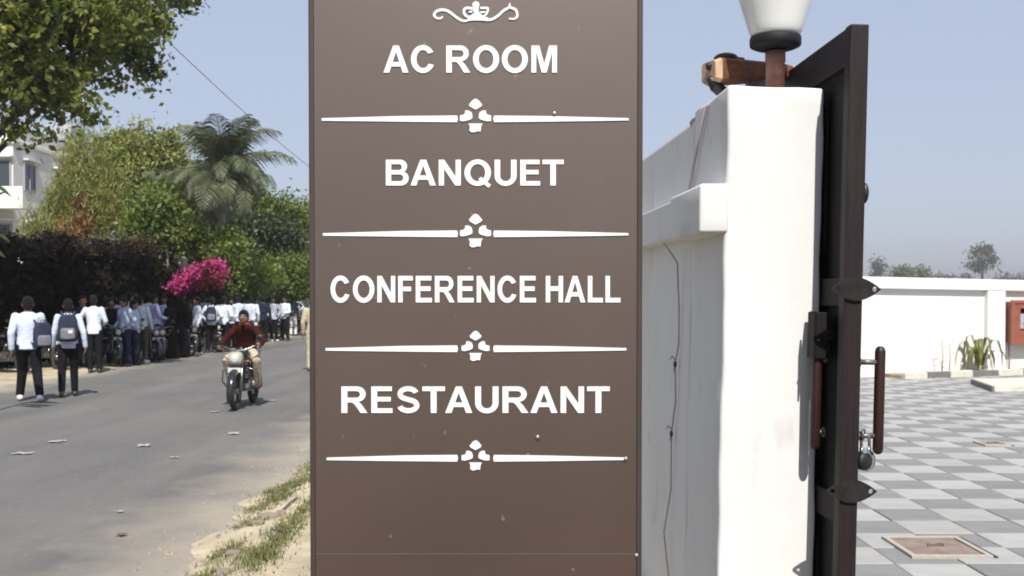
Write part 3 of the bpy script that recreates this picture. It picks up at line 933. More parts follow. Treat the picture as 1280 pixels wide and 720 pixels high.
for k in (4, 6):
    mb = MB(); mb.ell(pts[k], (.008, .011, .017), 8, 6); mb.ell(pts[k] + Vector((0, .008, -.024)), (.006, .007, .011), 8, 6); mb.tube([pts[k] + Vector((0, 0, .02)), pts[k] + Vector((-.012, .012, .035)), pts[k] + Vector((-.02, .01, .02))], .0025, 5); mb.build('knot', M['cable_dark'], cb)

# lamp on the pillar
LY = 4.18
lc = at(969, 100, LY)
lamp = empty('pillar_lamp', 'white opal glass lamp on a brown stem on the gate pillar', 'lamp', (lc.x, lc.y, PT - .01))
zz = lambda py: CAMZ + (HOR - py) / F * LY - (PT - .01)
k_ = LY / F
mb = MB()
mb.lathe([(28 * k_, zz(48.5)), (30.5 * k_, zz(46)), (32.6 * k_, zz(42)), (35 * k_, zz(34)), (37.8 * k_, zz(25)), (40.6 * k_, zz(16)), (43.2 * k_, zz(8)), (46 * k_, zz(-2)), (49.5 * k_, zz(-18)), (51 * k_, zz(-30)), (50 * k_, zz(-45)), (46 * k_, zz(-66)), (36 * k_, zz(-80)), (22 * k_, zz(-88)), (4 * k_, zz(-91))], 36)
mb.build('globe', M['opal'], lamp)
mb = MB(); mb.lathe([(12 * k_, zz(64)), (25 * k_, zz(62.5)), (30.5 * k_, zz(60)), (31.5 * k_, zz(58)), (31.5 * k_, zz(50)), (30.5 * k_, zz(48)), (10 * k_, zz(47.5))], 36); mb.build('collar', M['lamp_black'], lamp)
mb = MB(); mb.lathe([(11.5 * k_, 0), (11.5 * k_, zz(80)), (12.5 * k_, zz(79.5)), (12.5 * k_, zz(66)), (10 * k_, zz(65.8))], 20); mb.build('stem', M['stem'], lamp)
mb = MB(); mb.lathe([(.085, .008), (.085, .018), (.07, .026)], 20); mb.build('base_plate', M['stem'], lamp)

# timber block behind the lamp stem
tb = empty('timber_block', 'brown tapered timber block with pale end and black fittings behind lamp stem', 'block', (0, 0, 0))
a = at(893, 90, 4.36); b = at(985, 91, 4.50)
def ring_(c, hw, hz):
    d = (b - a).normalized(); s = Vector((-d.y, d.x, 0))
    return [c + s * hw * x + Vector((0, 0, hz * z)) for x, z in ((-1, -.75), (-.75, -1), (.75, -1), (1, -.75), (1, .75), (.75, 1), (-.75, 1), (-1, .75))]
mb = MB(); mb.loft([ring_(a, .062, .050), ring_(a.lerp(b, .15), .06, .048), ring_(a.lerp(b, .5), .05, .040), ring_(a.lerp(b, .85), .042, .034), ring_(b, .03, .026)], smooth=False)
mb.build('beam', M['timber'], tb, bevel=.003)
mb = MB(); d_ = (b - a).normalized(); mb.loft([ring_(a - d_ * .028, .050, .040), ring_(a - d_ * .001, .0605, .0485)], smooth=False); mb.build('pale_end', M['timber_end'], tb)
mb = MB(); mb.ell(a + d_ * .055 + Vector((0, 0, .055)), (.05, .045, .022), 12, 8); mb.tube([a + d_ * .05 + Vector((0, 0, .05)), a + d_ * .14 + Vector((0, 0, .052))], [.02, .008], 8); mb.build('top_fitting', M['black'], tb)
mb = MB(); mb.tube([a + d_ * -.03 + Vector((0, -.02, -.026)), a + d_ * .0 + Vector((0, -.015, -.06)), a + d_ * .05 + Vector((0, 0, -.088))], [.012, .024, .026], 8); mb.ell(a + d_ * -.032 + Vector((0, -.02, .018)), (.012, .02, .017), 8, 6); mb.build('bottom_fitting', M['black'], tb)
mb = MB(); q = a.lerp(b, .55); mb.b2((q.x - .035, q.y - .03, PT - .005), (q.x + .035, q.y + .03, q.z - .035)); mb.build('foot', M['dull_steel'], tb)
mb = MB(); mb.loft([ring_(b + d_ * .002, .031, .027), ring_(b + d_ * .022, .027, .024)], smooth=False); mb.build('end_cap', M['timber_end'], tb)

# ------------------------------------------------------------------ gate leaf (open, seen edge on)
GY = 3.70
gx0, gx1 = at(1064, 100, GY).x, at(1087.5, 100, GY).x
GT = CAMZ + (HOR - 31) / F * GY
gate = empty('metal_gate', 'tall dark brown gate leaf standing open beside the white pillar', 'gate', (gx0 - .048, GY, 0))
grz = math.atan(0.030)
gate.rotation_euler = (0, R(1.02), grz)
GW = gx1 - gx0; GL = 1.75; g0 = .0
mb = MB(); mb.b2((0, 0, .06), (GW, .06, GT)); mb.build('stile', M['gate_wood'], gate, bevel=.006)
mb = MB(); mb.b2((0, GL - .09, .06), (GW, GL, GT - .004)); mb.build('stile', M['gate_wood'], gate, bevel=.006)
for z0, z1 in ((.06, .2), (.86, .96), (1.62, 1.72), (GT - .13, GT - .001)):
    mb = MB(); mb.b2((.006, .06, z0), (GW - .006, GL - .09, z1)); mb.build('rail', M['gate_wood' if z1 > 2 else 'gate_shade_black'], gate, bevel=.004)  # top rail lighter as if sky-lit, lower rails coloured as shade
zs = [.2, .86, .96, 1.62, 1.72, GT - .13]
for k in range(3):
    mb = MB(); mb.b2((.03, .06, zs[2 * k]), (GW - .03, GL - .09, zs[2 * k + 1])); mb.build('panel', M['gate_shade_black'], gate)
    # raised field inside each panel
    mb = MB(); mb.b2((.018, .3, zs[2 * k] + .09), (GW - .02, GL - .21, zs[2 * k + 1] - .09)); mb.build('raised_field', M['gate_shade_black'], gate, bevel=.01)
gz = lambda py: CAMZ + (HOR - py) / F * GY
def gX(px, py):       # local x in the gate frame near its front edge
    z = gz(py); p = at(px, py, GY)
    return (p.x - gate.location.x) - z * math.sin(R(1.02))
# eye plates
def eye_plate(px0, px1, py, hpx):
    xa, xb = gX(px0, py), gX(px1, py); cx = (xa + xb) / 2; hw = (xb - xa) / 2; z = gz(py); hz = hpx / F * GY
    outline = []
    for k in range(28):
        t = 2 * PI * k / 28
        c, s = math.cos(t), math.sin(t)
        outline.append((cx + hw * (abs(c) ** 1.0) * (1 if c > 0 else -1), z + hz * (1 - abs(c) ** 1.6) * (1 if s > 0 else -1) * 1.0))
    hx = hw - .022
    q = MB()
    n = len(outline); y0, y1 = -.010, -.002
    # plate as two halves with an eye hole in each: strips between outline and eye rings
    for sgn in (-1, 1):
        ring_o = [(cx + sgn * .004 + sgn * (hw - .004) * (math.sin(PI * k / 20 / 1)) if False else 0, 0) for k in range(1)]
    def half(sgn):
        ec = (cx + sgn * hx, z); er = .0085
        outer = []
        m_ = 20
        for k in range(m_ + 1):
            t = -PI / 2 + PI * k / m_
            c, s = math.cos(t), math.sin(t)
            outer.append((cx + sgn * hw * c ** .85 if c > 1e-6 else cx, z + hz * (1 if s > 0 else -1) * (1 - max(c, 0) ** 1.5)))
        inner = []
        for k in range(m_ + 1):
            t = -PI / 2 + PI * k / m_
            inner.append((ec[0] + sgn * er * math.cos(t), ec[1] + er * math.sin(t)))
        back = []
        for k in range(9):
            t = PI / 2 + PI * k / 8
            back.append((ec[0] + sgn * er * math.cos(t), ec[1] + er * math.sin(t)))
        vs = [(x, y0, zz_) for x, zz_ in outer] + [(x, y0, zz_) for x, zz_ in inner] + [(x, y1, zz_) for x, zz_ in outer] + [(x, y1, zz_) for x, zz_ in inner]
        m1 = m_ + 1; fs = []
        for k in range(m_):
            fs += [(k, k + 1, m1 + k + 1, m1 + k), (2 * m1 + k, 3 * m1 + k, 3 * m1 + k + 1, 2 * m1 + k + 1), (k, 2 * m1 + k, 2 * m1 + k + 1, k + 1), (m1 + k, m1 + k + 1, 3 * m1 + k + 1, 3 * m1 + k)]
        q.add(vs, fs)
        # inner web
        poly = [outer[-1]] + back + [outer[0]]
        vv = [(x, y0, zz_) for x, zz_ in poly] + [(x, y1, zz_) for x, zz_ in poly]; nn = len(poly)
        q.add(vv, [tuple(range(nn)), tuple(reversed(range(nn, 2 * nn)))])
    half(-1); half(1)
    return q.build('eye_plate', M['dark_iron'], gate)
eye_plate(1038, 1101, 361, 15)
eye_plate(1032, 1096, 614, 15)
# handles
def gL(px, py, yl):
    p = at(px, py, GY + yl); q = gate.matrix_basis.inverted() @ p
    return q.x, q.z
def handle(px, py0, py1, sgn, posts, yl):
    x0_, zb_ = gL(px, py0, yl); x1_, za = gL(px, py1, yl); x = (x0_ + x1_) / 2
    q = MB(); rr = 6.6 / F * GY
    q.tube([(x, yl, za), (x, yl, za + .006), (x, yl, za + .018), (x, yl, zb_ - .018), (x, yl, zb_ - .006), (x, yl, zb_)], [rr * .4, rr * .8, rr, rr, rr * .8, rr * .4], 14)
    h = q.build('handle', M['handle'], gate)
    for py in posts:
        z = gL(px, py, yl)[1]
        q = MB(); xe = 0 if sgn < 0 else GW
        q.tube([(xe, yl, z), (x, yl, z)], .010, 10); q.tube([(xe + sgn * .001, yl, z), (xe + sgn * .008, yl, z)], .018, 12)
        q.build('handle_post', M['dull_steel'], h)
bpy.context.view_layer.update()
handle(1099.5, 433, 568, 1, (453, 545), .035)
handle(1020, 425, 562, -1, (447, 540), .17)
# lock box on the left face with a round keyhole
xl, zt_ = gL(1014, 390, .16); _, zb3 = gL(1014, 448, .16)
mb = MB(); mb.b2((xl + .012, .14, zb3), (-.001, .24, zt_)); lk = mb.build('lock_box', M['gate_shade_black'], gate, bevel=.004)
mb = MB(); mb.b2((xl + .003, .135, zb3), (xl + .010, .185, zt_ + .003)); mb.build('lock_cover', M['gate_shade_black'], lk, bevel=.002)
mb = MB(); mb.torus((xl + .06, .136, zb3 + .085), .014, .0035, 'y', 16, 6); mb.build('keyhole_ring', M['dark_iron'], lk)
# knob on the right edge
mb = MB(); mb.ell((GW + .008, .03, gz(240)), (.014, .02, .036), 10, 8); mb.build('stop_knob', M['black'], gate)
# padlock hanging on the right
PLX = gX(1086, 560)
pad = empty('padlock', 'bright padlock hanging on the hasp at the right edge of the gate', 'padlock', gate.matrix_basis @ Vector((PLX, .03, gz(560))), grz)
mb = MB(); mb.tube([(-.014, 0, -.015), (-.014, 0, .02), (-.011, 0, .034), (0, 0, .042), (.011, 0, .034), (.014, 0, .02), (.014, 0, -.015)], .0055, 8); mb.build('shackle', M['steel'], pad)
mb = MB(); mb.lathe([(.008, -.017), (.034, -.016), (.038, -.011), (.038, .011), (.034, .016), (.008, .017)], 24, (0, 0, -.048), 0, Euler((PI / 2, 0, R(28))).to_matrix()); bdy = mb.build('lock_body', M['steel'], pad)
mb = MB(); mb.lathe([(.004, 0), (.031, 0), (.030, .004), (.004, .0045)], 20, (-.006, -.018, -.048), 0, Euler((PI / 2, 0, R(28))).to_matrix()); mb.build('lock_face', M['black'], bdy)
mb = MB(); mb.torus((GW + .018, .03, gz(545)), .016, .0055, 'x', 16, 6); mb.tube([(GW, .03, gz(540)), (GW + .03, .03, gz(540))], .008, 8); mb.build('hasp', M['dull_steel'], gate)

# ------------------------------------------------------------------ the sign
SY = 3.05
sl, sr = at(386.5, 360, SY).x, at(803, 360, SY).x
st_, sb_ = 3.25, 0.02
sc_ = SY / F
sign = empty('sign_board', 'tall brown sign board listing rooms in white capital letters', 'sign', ((sl + sr) / 2, SY, 0))
SW = sr - sl
sz = lambda py: at(640, py, SY).z
sxp = lambda px: (px - 640) / F * SY - (sl + sr) / 2      # exact enough: pitch is tiny
def sxy(px, py):
    p = at(px, py, SY); return p.x - (sl + sr) / 2, p.z
zseam = sz(692)
mb = MB(); mb.b2((-SW / 2 + .012, .004, sb_ - .1), (SW / 2 - .012, .20, st_ - .004)); mb.build('cabinet', M['sign_edge'], sign)
ew = .016
mb = MB(); mb.b2((-SW / 2 + ew, 0, zseam + .0012), (SW / 2 - ew, .02, st_)); mb.build('upper_panel', M['sign'], sign)
mb = MB(); mb.b2((-SW / 2 + ew, 0, sb_), (SW / 2 - ew, .02, zseam - .0012)); mb.build('lower_panel', M['sign'], sign)
mb = MB(); mb.b2((-SW / 2 + ew, .0008, zseam - .0011), (SW / 2 - ew, .01, zseam + .0011)); mb.build('seam_strip', M['seam'], sign)
for s in (-1, 1):
    mb = MB(); xa = s * SW / 2; xb = s * (SW / 2 - ew + .0006)
    mb.b2((min(xa, xb), -.0015, sb_ + .002), (max(xa, xb), .21, st_ + .003)); mb.build('edge_trim', M['sign_edge'], sign, bevel=.004)
mb = MB(); mb.b2((-.55, -.12, -.2), (.55, .32, .10)); mb.build('footing', M['cement'], sign, bevel=.02)


def arc(cx, cy, rx, ry, a0, a1, n=18):
    return [(cx + rx * math.cos(R(a0 + (a1 - a0) * k / n)), cy + ry * math.sin(R(a0 + (a1 - a0) * k / n))) for k in range(n + 1)]


def ribbon(pts, wds):
    L_, R_ = [], []
    for i, p in enumerate(pts):
        a = pts[max(i - 1, 0)]; b = pts[min(i + 1, len(pts) - 1)]
        dx, dy = b[0] - a[0], b[1] - a[1]; l = math.hypot(dx, dy) or 1
        wd = wds[i] if hasattr(wds, '__len__') else wds
        L_.append((p[0] - dy / l * wd / 2, p[1] + dx / l * wd / 2)); R_.append((p[0] + dy / l * wd / 2, p[1] - dx / l * wd / 2))
    return L_ + R_[::-1]


def glyph(ch, s=.2):
    h = .172
    if ch == 'A': return .96, [[[(0, 0), (.375, 1), (.59, 1), (.96, 0), (.74, 0), (.665, .225), (.295, .225), (.22, 0)], [(.35, .39), (.61, .39), (.48, .77)]]]
    if ch == 'C': return .90, [[arc(.46, .5, .46, .515, 30, 335, 40) + arc(.46, .5, .25, .335, 328, 36, 40)]]
    if ch == 'O': return 1.0, [[arc(.5, .5, .5, .515, 0, 351, 40), arc(.5, .5, .285, .335, 0, 351, 40)]]
    if ch == 'Q': return 1.0, [[arc(.5, .5, .5, .515, 0, 351, 40), arc(.5, .5, .285, .335, 0, 351, 40)], [[(.52, .23), (.62, .34), (1.0, .03), (.91, -.09)]]]
    if ch == 'R': return .92, [[[(0, 0), (0, 1), (.52, 1)] + arc(.55, .71, .31, .29, 88, -86, 18) + [(.62, .40), (.72, .30), (.92, 0), (.68, 0), (.50, .28), (.40, .39), (.21, .40), (.21, 0)],
                                  [(.21, .575), (.21, .83)] + arc(.53, .7025, .135, .1275, 90, -90, 12)]]
    if ch == 'B': return .86, [[[(0, 0), (0, 1), (.48, 1)] + arc(.54, .745, .26, .255, 90, -62, 14) + arc(.56, .28, .30, .28, 64, -90, 14),
                                  [(.2, .60), (.2, .83)] + arc(.50, .715, .105, .115, 90, -90, 10), [(.2, .165), (.2, .43)] + arc(.53, .2975, .13, .1325, 90, -90, 10)]]
    if ch == 'N': return .83, [[[(0, 0), (0, 1), (.205, 1), (.635, .34), (.635, 1), (.83, 1), (.83, 0), (.62, 0), (.195, .655), (.195, 0)]]]
    if ch == 'U': return .83, [[[(0, 1), (.21, 1)] + arc(.415, .37, .205, .205, 180, 360, 16) + [(.62, 1), (.83, 1)] + arc(.415, .38, .415, .395, 0, -180, 22)]]
    if ch == 'E': return .75, [[[(0, 0), (0, 1), (.73, 1), (.73, .83), (.205, .83), (.205, .605), (.69, .605), (.69, .435), (.205, .435), (.205, .17), (.75, .17), (.75, 0)]]]
    if ch == 'F': return .68, [[[(0, 0), (0, 1), (.68, 1), (.68, .83), (.205, .83), (.205, .595), (.6, .595), (.6, .425), (.205, .425), (.205, 0)]]]
    if ch == 'T': return .80, [[[(0, 1), (.8, 1), (.8, .83), (.503, .83), (.503, 0), (.297, 0), (.297, .83), (0, .83)]]]
    if ch == 'H': return .80, [[[(0, 0), (0, 1), (.205, 1), (.205, .61), (.595, .61), (.595, 1), (.8, 1), (.8, 0), (.595, 0), (.595, .435), (.205, .435), (.205, 0)]]]
    if ch == 'L': return .70, [[[(0, 0), (0, 1), (.205, 1), (.205, .172), (.7, .172), (.7, 0)]]]
    if ch == 'M': return .98, [[[(0, 0), (0, 1), (.30, 1), (.49, .33), (.68, 1), (.98, 1), (.98, 0), (.795, 0), (.795, .77), (.585, 0), (.395, 0), (.185, .77), (.185, 0)]]]
    if ch == 'S':
        c = arc(.415, .722, .285, .196, 14, 250, 22) + arc(.42, .285, .305, .202, 74, -168, 24)
        return .82, [[ribbon(c, .182)]]


def shapes_mesh(name, shapes, fn, dep=.0025):
    """filled 2-D outlines (first is the outline, others are holes) -> thin raised mesh"""
    mbx = MB()
    for k, loops in enumerate(shapes):
        cu = bpy.data.curves.new('tmp', 'CURVE'); cu.dimensions = '2D'; cu.fill_mode = 'BOTH'; cu.extrude = 1.0
        for lp in loops:
            sp = cu.splines.new('POLY'); sp.points.add(len(lp) - 1); sp.use_cyclic_u = True
            for i, (x, y) in enumerate(lp): sp.points[i].co = (x * 100, y * 100, 0, 1)
        o = bpy.data.objects.new('tmp', cu); COL.objects.link(o)
        dg = bpy.context.evaluated_depsgraph_get()
        me = bpy.data.meshes.new_from_object(o.evaluated_get(dg))
        bpy.data.objects.remove(o)
        mbx.add([fn(v.co.x / 100, v.co.y / 100, -(v.co.z + 1) / 2 * dep - .0003 * k) for v in me.vertices], [tuple(p.vertices) for p in me.polygons])
        bpy.data.meshes.remove(me)
    return mbx.mesh(name)


GAP = {'AC': .05, 'TA': -.04, 'AU': .05, 'RA': .02, 'AN': .06, 'NT': .06, 'LL': .07, 'ST': .05, 'HA': .03, 'AL': .07, 'ET': .04, 'BA': .02, 'RO': .06, 'OO': .06}
def text(word, x0, x1, ytop, ybot, SPW=.46):
    xs = []; x = 0; prev = ''
    for ch in word:
        if ch == ' ': x += SPW; prev = ''; continue
        x += (GAP.get(prev + ch, .09) + .05) if prev else 0
        wd, sh = glyph(ch); xs.append((ch, x, sh)); x += wd; prev = ch
    k = (x1 - x0) / x
    hp = ybot - ytop
    for ch, gx, sh in xs:
        cx, cz = sxy(x0 + gx * k, ybot)
        fn = lambda u, v, d: (u * k * sc_, d, v * hp * sc_)
        me = shapes_mesh('letter', sh, fn)
        o = link('letter', me, M['vinyl'], sign, (cx, -.0004, cz))
        o['label'] = 'white capital letter ' + ch
text('AC ROOM', 479.5, 696, 57.5, 91)
text('BANQUET', 482.5, 704.5, 200, 232)
text('CONFERENCE HALL', 413.5, 775.5, 345, 378)
text('RESTAURANT', 427, 762, 483, 516)


def divider(yc, ya, left, right):
    """yc bar centre line, ornament in px offsets"""
    cx0, cz0 = sxy(594.5, yc)
    fn = lambda u, v, d: (u * sc_, d, v * sc_)
    L_ = left - 594.5; R_ = right - 594.5
    dv = link('divider', shapes_mesh('divider', [[[(L_, -2.2), (L_, .8), (-90, 3.6), (-23, 4.2), (-22, 0), (-23, -4), (-90, -3.4)]], [[(R_, -1.9), (R_, .9), (90, 3.4), (23, 4.2), (22, 0), (23, -4), (90, -3.4)]]], fn), M['vinyl'], sign, (cx0, -.0004, cz0))
    dia = [(0, 26), (4, 24), (9.5, 17.5), (8, 15), (0, 10.5), (-8, 15), (-9.5, 17.5), (-4, 24)]
    lobe = [(3, 5), (4.5, 9), (9, 11.5), (13.5, 11), (13, 8.5), (15, 5.5), (20.5, 4.2), (20.5, -3.2), (16, -4), (12, -3.2), (6, -1.5), (3, .5)]
    pot = [(-10, -5), (10, -5), (8, -9), (7, -16.5), (3, -15.5), (0, -16.8), (-5, -17.5), (-8.5, -15), (-8, -9)]
    k = .9 if ya else 1.0
    def sc2(P):
        mx_ = sum(p[0] for p in P) / len(P); my_ = sum(p[1] for p in P) / len(P)
        return [((mx_ + (x - mx_) * .88) * k, (my_ + (y - my_) * .88) * k) for x, y in P]
    link('ornament', shapes_mesh('ornament', [[sc2(dia)], [sc2(lobe)], [sc2([(-x, y) for x, y in lobe])], [sc2(pot)]], fn), M['vinyl'], dv, (0, 0, 0))
divider(148.8, 0, 403, 785)
divider(292.4, 0, 404, 785)
divider(436, 1, 407, 783)
divider(572.8, 1, 408, 782)
# crowned scroll at the top
def scroll():
    # outlines in px relative to (525,0), scale 9.143
    q = lambda P: [(525 + x / 9.143 - 594.5, -(y / 9.143) + 16) for x, y in P]
    def cr(P, n=8):
        out = []
        for i in range(len(P) - 1):
            p0, p1, p2, p3 = P[max(i - 1, 0)], P[i], P[i + 1], P[min(i + 2, len(P) - 1)]
            for k in range(n):
                t = k / n
                out.append(tuple(.5 * ((2 * p1[j]) + (-p0[j] + p2[j]) * t + (2 * p0[j] - 5 * p1[j] + 4 * p2[j] - p3[j]) * t * t + (-p0[j] + 3 * p1[j] - 3 * p2[j] + p3[j]) * t ** 3) for j in (0, 1)))
        return out + [P[-1]]
    left = cr([(262, 190), (235, 212), (190, 205), (165, 170), (200, 128), (270, 115), (340, 140), (420, 200), (490, 238), (560, 230), (640, 205)])
    right = cr([(1015, 215), (1080, 215), (1110, 180), (1090, 115), (1030, 95), (960, 120), (880, 190), (800, 228), (720, 225), (640, 205)])
    wl = [2.0 + .0 * i + (1.3 * math.sin(PI * i / len(left))) for i in range(len(left))]
    wr = [2.0 + (1.3 * math.sin(PI * i / len(right))) for i in range(len(right))]
    body = [(545, 225), (570, 180), (625, 150), (605, 120), (605, 80), (598, 50), (615, 28), (640, 18), (668, 30), (680, 55), (672, 85), (668, 130), (690, 160), (740, 190), (800, 215), (790, 240), (640, 235), (560, 240)]
    cl = cr([(600, 100), (540, 95), (510, 110), (505, 150), (530, 185), (570, 205)])
    cl2 = cr([(600, 135), (560, 140)]); crr = cr([(690, 95), (745, 95), (775, 100), (765, 150), (735, 190)]); cr2 = cr([(690, 145), (745, 140)])
    nub = [(1000, 100), (1012, 60), (1025, 35), (1032, 60), (1045, 105)]
    shp = [[ribbon(q(left), wl)], [ribbon(q(right), wr)], [q(body)], [ribbon(q(cl), 3.2)], [ribbon(q(crr), 2.6)], [ribbon(q(cl2), 2.2)], [ribbon(q(cr2), 2.2)], [q(nub)]]
    cx0, cz0 = sxy(594.5, 16)
    o = link('crown_scroll', shapes_mesh('crown_scroll', shp, lambda u, v, d: (u * sc_, d, v * sc_)), M['vinyl'], sign, (cx0, -.0004, cz0))
scroll()
for px, py in ((782, 573), (795.5, 694), (693, 142), (672, 546)):
    cx, cz = sxy(px, py); mb = MB(); mb.lathe([(.0055, 0), (.0055, .003), (.003, .0045)], 12, (0, 0, 0), 0, Matrix.Rotation(PI / 2, 3, 'X'))
    mb.build('screw', M['screw'], sign, (cx, -.0035 if py != 694 else -.0005, cz))

# ------------------------------------------------------------------ people
def capsule(mb, a, b, r0, r1, n=12):
    a = Vector(a); b = Vector(b)
    d = (b - a); L_ = d.length; d = d / L_ if L_ > 1e-6 else Vector((0, 0, 1))
    pts = [a - d * r0 * .92, a - d * r0 * .55, a, a.lerp(b, .5), b, b + d * r1 * .55, b + d * r1 * .92]
    mb.tube(pts, [r0 * .38, r0 * .83, r0, (r0 + r1) / 2, r1, r1 * .83, r1 * .38], n)


def ering(c, rx, ry, fw_, n=16):
    """ellipse ring around the spine: rx sideways, ry fore-aft; fw_ tilt"""
    c = Vector(c)
    return [c + Vector((rx * math.cos(2 * PI * k / n), ry * math.sin(2 * PI * k / n) * math.cos(fw_), -ry * math.sin(2 * PI * k / n) * math.sin(fw_))) for k in range(n)]


def base_pose():
    P = dict(pel=(0, 0, .93), waist=(0, 0, 1.08), chest=(0, 0, 1.28), sh=(0, .005, 1.415), neck=(0, .01, 1.47), head=(0, -.005, 1.605), tilt=0.0)
    for s, k in ((1, 'L'), (-1, 'R')):
        P['hip' + k] = (s * .088, 0, .90); P['kn' + k] = (s * .095, -.015, .49); P['an' + k] = (s * .10, .02, .085); P['toe' + k] = (s * .115, -.14, .035)
        P['sho' + k] = (s * .175, .01, 1.405); P['el' + k] = (s * .235, .03, 1.12); P['wr' + k] = (s * .235, -.05, .875); P['hd' + k] = (s * .232, -.075, .79)
    return P


def pose(kind):
    P = base_pose()
    if kind == 'walk':
        P.update(knL=(.09, -.16, .52), anL=(.13, -.20, .10), toeL=(.15, -.36, .05), knR=(-.12, .02, .49), anR=(-.16, .20, .12), toeR=(-.18, .07, .04),
                 elL=(.23, .12, 1.13), wrL=(.23, .09, .88), hdL=(.23, .07, .79), elR=(-.23, -.06, 1.12), wrR=(-.22, -.19, .90), hdR=(-.215, -.23, .82))
    elif kind == 'walk2':
        P.update(knR=(-.09, -.10, .50), anR=(-.10, -.12, .09), toeR=(-.12, -.28, .035), knL=(.11, .05, .49), anL=(.11, .20, .12), toeL=(.12, .07, .035),
                 elR=(-.26, .06, 1.13), wrR=(-.29, .03, .89), hdR=(-.29, .01, .80), elL=(.24, .0, 1.12), wrL=(.26, -.09, .90), hdL=(.265, -.12, .82))
    elif kind == 'reach':       # one arm stretched sideways and down
        P.update(elL=(.33, -.03, 1.17), wrL=(.52, -.08, 1.02), hdL=(.60, -.11, .99), elR=(-.25, -.03, 1.14), wrR=(-.16, -.22, 1.08), hdR=(-.11, -.28, 1.10))
    elif kind == 'hips':
        P.update(elL=(.34, .05, 1.17), wrL=(.20, -.04, 1.02), hdL=(.15, -.08, .99), elR=(-.30, .06, 1.13), wrR=(-.20, -.12, 1.0), hdR=(-.14, -.16, .98))
    elif kind == 'contra':
        P.update(knL=(.11, -.05, .5), anL=(.15, 0, .085), toeL=(.20, -.14, .035), elL=(.24, -.02, 1.13), wrL=(.12, -.20, 1.08), hdL=(.06, -.25, 1.10),
                 elR=(-.25, .02, 1.12), wrR=(-.24, -.10, .90), hdR=(-.23, -.14, .82), head=(.02, -.01, 1.605))
    elif kind == 'ride':
        P.update(pel=(0, .22, .86), waist=(0, .18, .99), chest=(0, .09, 1.155), sh=(0, .04, 1.265), neck=(0, .02, 1.315), head=(0, -.035, 1.43), tilt=.30)
        for s, k in ((1, 'L'), (-1, 'R')):
            P['hip' + k] = (s * .09, .17, .84); P['kn' + k] = (s * .24, -.20, .76); P['an' + k] = (s * .21, .03, .36); P['toe' + k] = (s * .22, -.14, .335)
            P['sho' + k] = (s * .168, .045, 1.245); P['el' + k] = (s * .31, -.05, 1.06); P['wr' + k] = (s * .30, -.27, .985); P['hd' + k] = (s * .30, -.345, .985)
    return P


def head_mesh(mb, c, tilt):
    """skull, face and ears: a ball of rings pushed into a face looking along -Y"""
    c = Vector(c); nu, nv = 26, 22
    rings = []
    for j in range(nv + 1):
        ph = PI * j / nv; ring = []
        for i in range(nu):
            th = 2 * PI * i / nu
            a = max(math.sin(ph), .02)
            x, y, z = a * math.cos(th), a * math.sin(th), -math.cos(ph)
            front = max(-y, 0)
            X = x * .077; Y = y * (.098 if y > 0 else .093); Z = z * .118
            if z < 0: X *= 1 + .20 * z; Y *= 1 + (.22 if y > 0 else .06) * z
            g = lambda ux, uz, sx_, sz_: math.exp(-((x - ux) / sx_) ** 2 - ((z - uz) / sz_) ** 2) * (front > .2)
            Y -= .026 * g(0, -.12, .16, .20) + .010 * g(0, .1, .13, .25)        # nose
            Y += .012 * (g(.38, .06, .2, .12) + g(-.38, .06, .2, .12))           # eye sockets
            Y -= .007 * (g(.36, .25, .3, .1) + g(-.36, .25, .3, .1))             # brow
            Y -= .008 * g(0, -.50, .28, .09)                                     # lips
            Y -= .011 * g(0, -.80, .28, .15)                                     # chin
            v = Matrix.Rotation(-tilt * .3, 3, 'X') @ Vector((X, Y, Z))
            ring.append(c + v)
        rings.append(ring)
    mb.loft(rings)
    for s in (-1, 1):
        mb.ell(c + Vector((s * .080, .012, -.008)), (.012, .022, .032), 8, 6)


def hand_mesh(mb, wr, hd, s, grip=False):
    wr = Vector(wr); hd = Vector(hd); d = (hd - wr).normalized()
    side = Vector((0, -1, 0)) if abs(d.z) > .6 else Vector((-s, 0, 0))
    side = (side - d * side.dot(d)).normalized()           # towards the thumb
    nr = d.cross(side).normalized() * s
    capsule(mb, wr, wr + d * .03, .026, .027, 8)
    for k in range(4):                                      # palm from four metacarpals
        o = side * (.027 - .018 * k)
        capsule(mb, wr + d * .015 + o * .6, wr + d * .085 + o, .013, .0125, 8)
        ln = (.072, .080, .075, .058)[k]
        p0 = wr + d * .085 + o
        cur = 1.0 if grip else (.22 + .07 * k)
        d1 = (d * math.cos(cur) - nr * math.sin(cur) * s).normalized(); d2 = (d * math.cos(2.1 * cur) - nr * math.sin(2.1 * cur) * s).normalized()
        p1 = p0 + d1 * ln * .5; p2 = p1 + d2 * ln * .5
        capsule(mb, p0, p1, .0098, .0092, 8); capsule(mb, p1, p2, .0090, .0075, 8)
    t0 = wr + d * .03 + side * .024; t1 = t0 + d * .03 + side * .026; t2 = t1 + (d * .8 - nr * s * .5).normalized() * .034
    capsule(mb, t0, t1, .0125, .011, 8); capsule(mb, t1, t2, .0105, .0085, 8)


